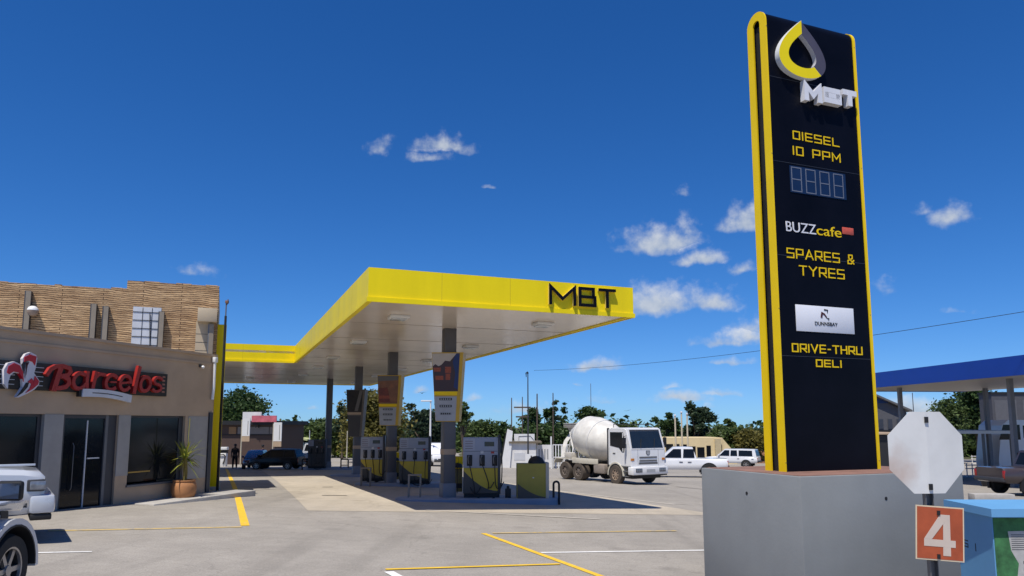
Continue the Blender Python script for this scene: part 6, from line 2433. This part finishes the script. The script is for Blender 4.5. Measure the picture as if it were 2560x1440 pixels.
    for a, b, c in ((1664, 1682, 1110), (1686, 1698, 1110), (1702, 1716, 1111), (1722, 1738, 1116), (1742, 1760, 1118), (1765, 1776, 1114), (1792, 1804, 1112)):
        q0, q1 = bbox_px(a, b, Y)
        MB().box(q0 - x0, q1 - x0, -.03, -.001, z(1150), z(c), GLASS).obj("window", None, t)
    for px_, top, lab in ((1688, 1040, "cream flagpole nearest the mixer truck"), (1704, 1032, "middle and tallest of the three cream flagpoles"), (1718, 1036, "cream flagpole nearest the ragged tree")):
        Yp = 80
        p = gp(ray(px_, 1060)[0] * Yp, Yp)
        t = thing("flagpole", lab, "flagpole", p, 0, "cream flagpoles before the cream building")
        h = zat(top, Yp) - p.z
        MB().cyl((0, 0, -.2), (0, 0, h), .11, .08, 8, mat("pole_cream", (.62, .53, .38), .6)).obj("pole", None, t)
        MB().lathe([(0, .2), (.12, .12), (.14, 0), (0, -.02)], 8, ALU, Matrix.Translation((0, 0, h))).obj("finial", None, t)
    # thin dark poles and masts
    for nm, lab, px_, top, Yp, r, m in (
            ("street_lamp", "tall thin street lamp with a drooping dark head behind the white kiosk", 1320, 931, 62, .075, CHARC),
            ("utility_pole", "dark wooden pole on the pump side of the kiosk", 1279, 996, 80, .09, BARK),
            ("utility_pole", "pole with cross arms just beside the tall street lamp", 1306, 992, 78, .08, BARK),
            ("utility_pole", "thick dark pole rising over the kiosk gate", 1343, 986, 74, .11, BARK),
            ("utility_pole", "pointed pole rising from the cypress behind the rail fence", 1383, 984, 76, .09, BARK),
            ("radio_mast", "thin radio mast above the flat topped tree", 1478, 960, 96, .06, STEEL),
            ("garden_pole", "pale thin pole in front of the silver pickup", 775, 1078, 62, .05, ALU),
            ("garden_pole", "thin pale pole beside the low bright hedge", 829, 1108, 66, .05, ALU),
            ("garden_pole", "pale pole by the low red brick wall", 869, 1080, 66, .07, mat("post_cream", (.52, .47, .36), .6)),
            ("yard_lamp", "white yard lamp post peeping out beside the front board", 1076, 1004, 64, .11, WHITE),
            ("thin_mast", "small whip mast on the gable roof under the blue canopy", 2286, 984, 58, .05, CHARC)):
        p = gp(ray(px_, 1060)[0] * Yp, Yp)
        t = thing(nm, lab, "pole", p)
        h = zat(top, Yp) - p.z
        MB().cyl((0, 0, -.3), (0, 0, h), r, r * .55, 8, m).obj("pole", None, t)
        if nm == "street_lamp":
            mb = MB().tube([(0, 0, h - .1), (-.05, -.02, h + .02), (-.16, -.04, h - .05), (-.14, -.05, h - .4)], .10, 6, BLKM, taper=.03)
            mb.obj("lamp_head", None, t)
        elif nm == "yard_lamp":
            MB().box(-.85, .1, -.12, .12, h, h + .12, WHITE, .03).obj("lamp_head", None, t)
        elif 'cross arms' in lab:
            MB().box(-.9, .9, -.06, .06, h - 1.2, h - 1.05, BARK).obj("cross_arm", None, t)
            MB().box(-.7, .7, -.06, .06, h - 2.2, h - 2.05, BARK).obj("cross_arm", None, t)
        else:
            MB().lathe([(0, .10), (r * .5, .05), (r * .55, 0)], 8, m, Matrix.Translation((0, 0, h)), cap=False).obj("cap", None, t)


build_far()


# ------------------------------------------------------------------ neighbouring blue canopy station
def build_blue_station():
    x0, y0, x1, y1 = 24.4, 24.0, 22.3, 51.0
    d = Vector((x1 - x0, y1 - y0, 0)).normalized()
    n = Vector((d.y, -d.x, 0))
    g = -1.0
    t = thing("blue_canopy", "neighbouring fuel canopy with a deep blue edge and pale underside", "canopy", (x0, y0, 0), math.atan2(d.y, d.x))
    L_ = 27.1
    MB().box(0, L_, -.12, .0, 4.13, 5.05, BLUEF).obj("fascia", None, t)
    MB().box(-.12, -.0005, -10, -.1, 4.13, 5.05, BLUEF).obj("fascia", None, t)
    MB().box(L_ + .0005, L_ + .12, -10, -.1, 4.13, 5.05, BLUEF).obj("fascia", None, t)
    MB().box(0, L_, -10.1, -.121, 4.17, 4.3, mat("blue_station_soffit", (.42, .38, .34), .4)).obj("soffit", None, t)
    MB().box(-.05, L_, -10.1, -.121, 4.85, 4.95, WHITED).obj("roof_sheet", None, t)
    for a, b in ((22.6, -2.2), (13.0, -2.0), (13.0, -8.0), (22.6, -8)):
        w = Vector((x0, y0, 0)) + d * a - n * -1 * 0 + n * -b
        q = MB().box(a - .11, a + .11, b - .11, b + .11, gz(w.x, w.y) - .1, 4.17, mat("station_column", (.17, .175, .19), .5)).obj("column", None, t)
    # workshop with a sloping roof
    Y = 60
    xa, xb = ray(2080, 1060)[0] * Y, ray(2268, 1060)[0] * Y
    g = gz(xa, Y)
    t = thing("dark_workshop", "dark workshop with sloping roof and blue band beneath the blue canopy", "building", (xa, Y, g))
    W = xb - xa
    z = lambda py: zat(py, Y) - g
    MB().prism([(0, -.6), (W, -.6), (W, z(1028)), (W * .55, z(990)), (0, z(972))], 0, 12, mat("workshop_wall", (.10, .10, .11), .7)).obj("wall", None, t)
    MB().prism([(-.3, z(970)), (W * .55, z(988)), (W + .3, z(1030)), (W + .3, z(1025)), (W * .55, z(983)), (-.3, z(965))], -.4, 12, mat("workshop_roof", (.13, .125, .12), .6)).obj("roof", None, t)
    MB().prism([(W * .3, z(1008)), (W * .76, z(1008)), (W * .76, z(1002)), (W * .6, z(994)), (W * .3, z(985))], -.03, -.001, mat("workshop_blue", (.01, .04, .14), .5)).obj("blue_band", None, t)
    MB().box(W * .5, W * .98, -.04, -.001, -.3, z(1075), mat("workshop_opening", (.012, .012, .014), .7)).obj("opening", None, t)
    for i in range(3):
        MB().box(W * (.62 + .12 * i), W * (.68 + .12 * i), -.05, -.0405, z(1072), z(1048), mat("workshop_pane", (.05, .055, .07), .3)).obj("window", None, t)
    # dark low shop counter
    Y = 27
    xa, xb = ray(2150, 1120)[0] * Y, ray(2262, 1120)[0] * Y
    g = gz(xa, Y)
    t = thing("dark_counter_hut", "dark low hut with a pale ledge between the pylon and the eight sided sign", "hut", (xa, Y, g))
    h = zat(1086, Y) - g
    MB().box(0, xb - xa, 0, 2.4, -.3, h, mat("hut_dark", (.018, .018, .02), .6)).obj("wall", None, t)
    MB().box(-.1, xb - xa + .1, -.12, 2.5, h, h + .07, TAN).obj("ledge", None, t)
    # carport
    Y = 44
    xa, xb = ray(2385, 1060)[0] * Y, ray(2536, 1060)[0] * Y
    g = gz(xa, Y)
    t = thing("carport", "flat grey carport roof on thin posts with a white front edge", "carport", (xa, Y, g))
    W = xb - xa
    h = zat(1081, Y) - g
    MB().box(0, W, .1, 6, h + .02, h + .12, mat("carport_roof", (.34, .36, .40), .5)).obj("roof", None, t)
    MB().box(-.05, W + .05, 0, .099, h - .08, h + .10, WHITE).obj("front_edge", None, t)
    for a in (.15, W * .5, W - .15):
        for b in (.2, 5.7):
            MB().box(a - .06, a + .06, b - .06, b + .06, -.2, h + .019, STEEL).obj("post", None, t)
    MB().box(.2, W - .2, 5.75, 5.85, -.2, h, mat("carport_shade", (.03, .028, .03), .8)).obj("shade_screen", None, t)  # dark sheet added for the shade under the roof
    MB().box(.2, W * .58, 5.6, 5.74, .5, h * .66, mat("timber_stack", (.13, .10, .06), .8, 0, .4, 6, streak=False)).obj("timber_screen", None, t)
    # white rails under it
    for lab, px_, py_, w_, h_ in (("white metal rail frame standing before the carport timber", 2446, 1162, 1.7, .95), ("lower grey rail frame behind the black drum", 2434, 1192, 1.1, .8)):
        p = og(px_, py_)
        t = thing("rail_frame", lab, "rail", p, R(6), "rail frames near the carport")
        m = WHITE if 'white' in lab else ALU
        mb = MB()
        for z_ in (h_, h_ * .7, h_ * .12):
            mb.tube([(-w_ / 2, 0, z_), (w_ / 2, 0, z_)], .035, 6, m)
        mb.obj("rail", None, t)
        for x_ in (-w_ * .42, -.05, w_ * .42):
            MB().cyl((x_, 0, -.1), (x_, 0, h_ + .12), .04, n=6, m=m).obj("post", None, t)
    # black drum with a pale lid
    p = og(2471, 1216)
    t = thing("black_drum", "black drum bin with a white lid tilted on its rim", "drum bin", p)
    MB().lathe([(.27, 0), (.30, .1), (.30, .8), (.32, .84), (.28, .84)], 20, BLKM).obj("body", None, t)
    MB().lathe([(0, .03), (.2, .025), (.24, 0), (0, -.005)], 20, WHITE, Matrix.Translation((.06, -.22, .78)) @ Matrix.Rotation(R(68), 4, 'X')).obj("lid", None, t)
    # concrete block
    p = og(2492, 1254)
    t = thing("concrete_block", "long pale concrete block lying near the blue cabinet lid", "kerb block", p, R(-6))
    MB().box(-.75, .65, 0, .5, -.05, .26, CONC, .02).obj("block", None, t)
    # brown pickup tail
    p = og(2505, 1241)
    vehicle("brown_pickup", "brown pickup with a red tail lamp standing at the frame edge by the drum", "pickup", (p.x + 2.75, p.y + 1.0, gz(p.x + 2.5, p.y + 1)), R(6), CARM, PICK_BODY, PICK_CAB, (-1.65, 1.6), .40, PICK_WINS, bed=(-2.6, -.98))
    # white box lorry
    Y = 47
    xa = ray(2490, 1060)[0] * Y
    g = gz(xa, Y)
    t = thing("white_bus", "white bus with dark side windows parked behind the carport", "bus", (xa, Y, g))
    h1 = zat(1050, Y) - g
    mb = MB().prism([(0, .55), (0, 1.2), (.35, h1 - .35), (.8, h1), (8, h1), (8, .55)], 0, 2.3, CARW)
    mb.obj("body", None, t)
    MB().prism([(.12, h1 - 1.25), (.45, h1 - .3), (1.5, h1 - .3), (1.5, h1 - 1.25)], -.012, -.001, GLASS).obj("side_window", None, t)
    for i in range(4):
        MB().box(1.7 + i * 1.5, 3.0 + i * 1.5, -.012, -.001, h1 - 1.15, h1 - .35, GLASS).obj("side_window", None, t)
    MB().box(.05, 8, -.012, -.001, .56, .80, mat("bus_skirt", (.20, .14, .12), .6)).obj("skirt", None, t)
    for x_ in (1.3, 6.2):
        wheel(t, x_, .06, .45, .25)
        wheel(t, x_, 2.24, .45, .25)
    # dark block
    Y = 74
    xa = ray(2484, 1060)[0] * Y
    g = gz(xa, Y)
    t = thing("dark_block", "plain dark grey flat roofed block behind the bus and blue canopy column", "building", (xa, Y, g))
    h = zat(985, Y) - g
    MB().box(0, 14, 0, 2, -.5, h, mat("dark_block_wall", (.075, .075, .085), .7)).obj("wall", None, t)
    MB().box(-.1, 14.1, -.1, 2.1, h, h + .2, BLKM).obj("roof_edge", None, t)
    for a in (.25, 3.1):
        MB().box(a, a + 2.2, -.03, -.001, h - 3.2, h - .6, mat("dark_block_panel", (.11, .11, .12), .6)).obj("window", None, t)


build_blue_station()


# ------------------------------------------------------------------ people, white pump, wire and bird
def person(label, loc, rz, h, shirt, trousers, pose):
    """One continuous skinned body; hair, shirt and trousers are separate meshes over it."""
    def skin(name, V, Ed, Rd, m, parent):
        me = bpy.data.meshes.new(name)
        me.from_pydata([Vector(v) * h for v in V], Ed, [])
        me.materials.append(m)
        o = bpy.data.objects.new(name, me)
        COL.objects.link(o)
        o.modifiers.new("skin", 'SKIN')
        s = o.modifiers.new("sub", 'SUBSURF')
        s.levels = s.render_levels = 1
        me.skin_vertices.new() if not me.skin_vertices else None
        for i, r in enumerate(Rd):
            d = me.skin_vertices[0].data[i]
            d.radius = (r[0] * h, r[1] * h)
            d.use_root = i == 0
        o.parent = parent
        return o
    # joints as shares of the height; x to the person's side, y forward is -y
    V = [(0, 0, .53), (0, 0, .65), (0, 0, .78), (0, -.005, .845), (0, -.012, .885), (0, -.012, .945),
         (.105, 0, .79), (.135, .01, .63), (.14, -.03, .49), (.142, -.04, .43),
         (-.105, 0, .79), (-.135, .01, .63), (-.14, -.03, .49), (-.142, -.04, .43),
         (.05, 0, .49), (.055 + pose, -.01, .28), (.06 + pose, .01, .045), (.065 + pose, -.07, .02),
         (-.05, 0, .49), (-.055 - pose, -.01, .28), (-.06 - pose, .01, .045), (-.065 - pose, -.07, .02)]
    Ed = [(0, 1), (1, 2), (2, 3), (3, 4), (4, 5), (2, 6), (6, 7), (7, 8), (8, 9), (2, 10), (10, 11), (11, 12), (12, 13), (0, 14), (14, 15), (15, 16), (16, 17), (0, 18), (18, 19), (19, 20), (20, 21)]
    Rd = [(.085, .06), (.08, .055), (.085, .055), (.032, .032), (.05, .055), (.04, .045)] + [(.036, .036), (.026, .026), (.019, .019), (.018, .012)] * 2 + [(.055, .055), (.038, .038), (.026, .026), (.026, .018)] * 2
    t = thing("person", label, "person", loc, rz)
    skin("body", V, Ed, Rd, mat("brown_skin", (.10, .055, .035), .6), t)
    c = [0, 1, 2, 6, 7, 10, 11]
    skin("shirt", [V[i] for i in c], [(0, 1), (1, 2), (2, 3), (3, 4), (2, 5), (5, 6)], [(Rd[i][0] * 1.13 + .003, Rd[i][1] * 1.16 + .003) for i in c], shirt, t)
    c = [0, 14, 15, 16, 18, 19, 20]
    skin("trousers", [V[i] for i in c], [(0, 1), (1, 2), (2, 3), (0, 4), (4, 5), (5, 6)], [(Rd[i][0] * 1.14 + .003, Rd[i][1] * 1.16 + .003) for i in c], trousers, t)
    MB().lathe([(.058 * h, -.01 * h), (.062 * h, .02 * h), (.05 * h, .05 * h), (.02 * h, .066 * h), (0, .068 * h)], 14, BLKM, Matrix.Translation((0, -.004 * h, .935 * h)), cap=False).obj("hair", None, t)
    return t


def build_small():
    dk = mat("dark_cloth", (.014, .014, .018), .9)
    dk2 = mat("dark_trousers", (.02, .018, .022), .9)
    p = og(586, 1172)
    person("person in dark clothes standing between the white pump and the purple car", (p.x, p.y, gz(p.x, p.y)), R(20), 1.72, dk, dk2, .01)
    p = og(634, 1170)
    person("person in dark maroon clothes standing behind the nose of the black people carrier", (p.x - .2, p.y + 2.4, gz(p.x, p.y + 2.4)), R(-60), 1.70, mat("maroon_cloth", (.04, .012, .014), .9), dk2, .0)
    p = og(556, 1166)
    t = thing("white_pump", "white fuel pump with black hose and hood in sun beside the lamp pole", "fuel pump", (p.x, p.y, gz(p.x, p.y)), R(5))
    MB().box(-.30, .30, -.25, .25, -.05, 1.05, WHITE, .03).obj("cabinet", None, t)
    MB().box(-.36, .36, -.28, .28, 1.30, 1.52, WHITE, .02).obj("hood", None, t)
    MB().box(-.34, .34, -.2, .2, 1.051, 1.299, BLKM).obj("neck", None, t)
    MB().tube([(-.3, -.30, 1.0), (-.1, -.33, .92), (.15, -.33, .95), (.28, -.31, .8), (.2, -.3, .45), (.12, -.29, .2)], .045, 6, HOSE).obj("hose", None, t)
    MB().tube([(.12, -.28, .2), (.22, -.28, .55)], .05, 6, HOSE).obj("nozzle", None, t)
    # overhead cable
    a, b = at(1335, 926, 75), at(2750, 748, 30)
    pts = []
    for i in range(41):
        u = i / 40
        q = a.lerp(b, u)
        q.z -= 1.1 * 4 * u * (1 - u) * .55
        pts.append(q)
    o = MB().tube(pts, .014, 5, BLKM).obj("overhead_cable", None)
    tag(o, "thin dark overhead cable crossing the sky behind the pylon", "cable")
    # the drip streaks the photo shows as a bird
    p = at(1055, 983, 62)
    t = thing("bird", "small dark bird gliding between the pump boards", "bird", p, R(10))
    mb = MB()
    mb.rings([[Vector((x, r * math.cos(2 * math.pi * i / 8), r * .8 * math.sin(2 * math.pi * i / 8))) for i in range(8)] for x, r in ((-.18, .005), (-.1, .035), (0, .05), (.1, .035), (.16, .012))], BLKM)
    for s in (-1, 1):
        mb.hexa([Vector((-.06, s * .03, .02)), Vector((.06, s * .03, .02)), Vector((.02, s * .22, .09)), Vector((-.05, s * .22, .09))], [Vector((-.06, s * .03, .03)), Vector((.06, s * .03, .03)), Vector((.02, s * .22, .10)), Vector((-.05, s * .22, .10))], BLKM)
        mb.hexa([Vector((-.05, s * .22, .09)), Vector((.02, s * .22, .09)), Vector((-.08, s * .42, .05)), Vector((-.1, s * .42, .05))], [Vector((-.05, s * .22, .10)), Vector((.02, s * .22, .10)), Vector((-.08, s * .42, .055)), Vector((-.1, s * .42, .055))], BLKM)
    o = mb.obj("body", None, t)
    t.rotation_euler = (0, 0, R(80))


build_small()
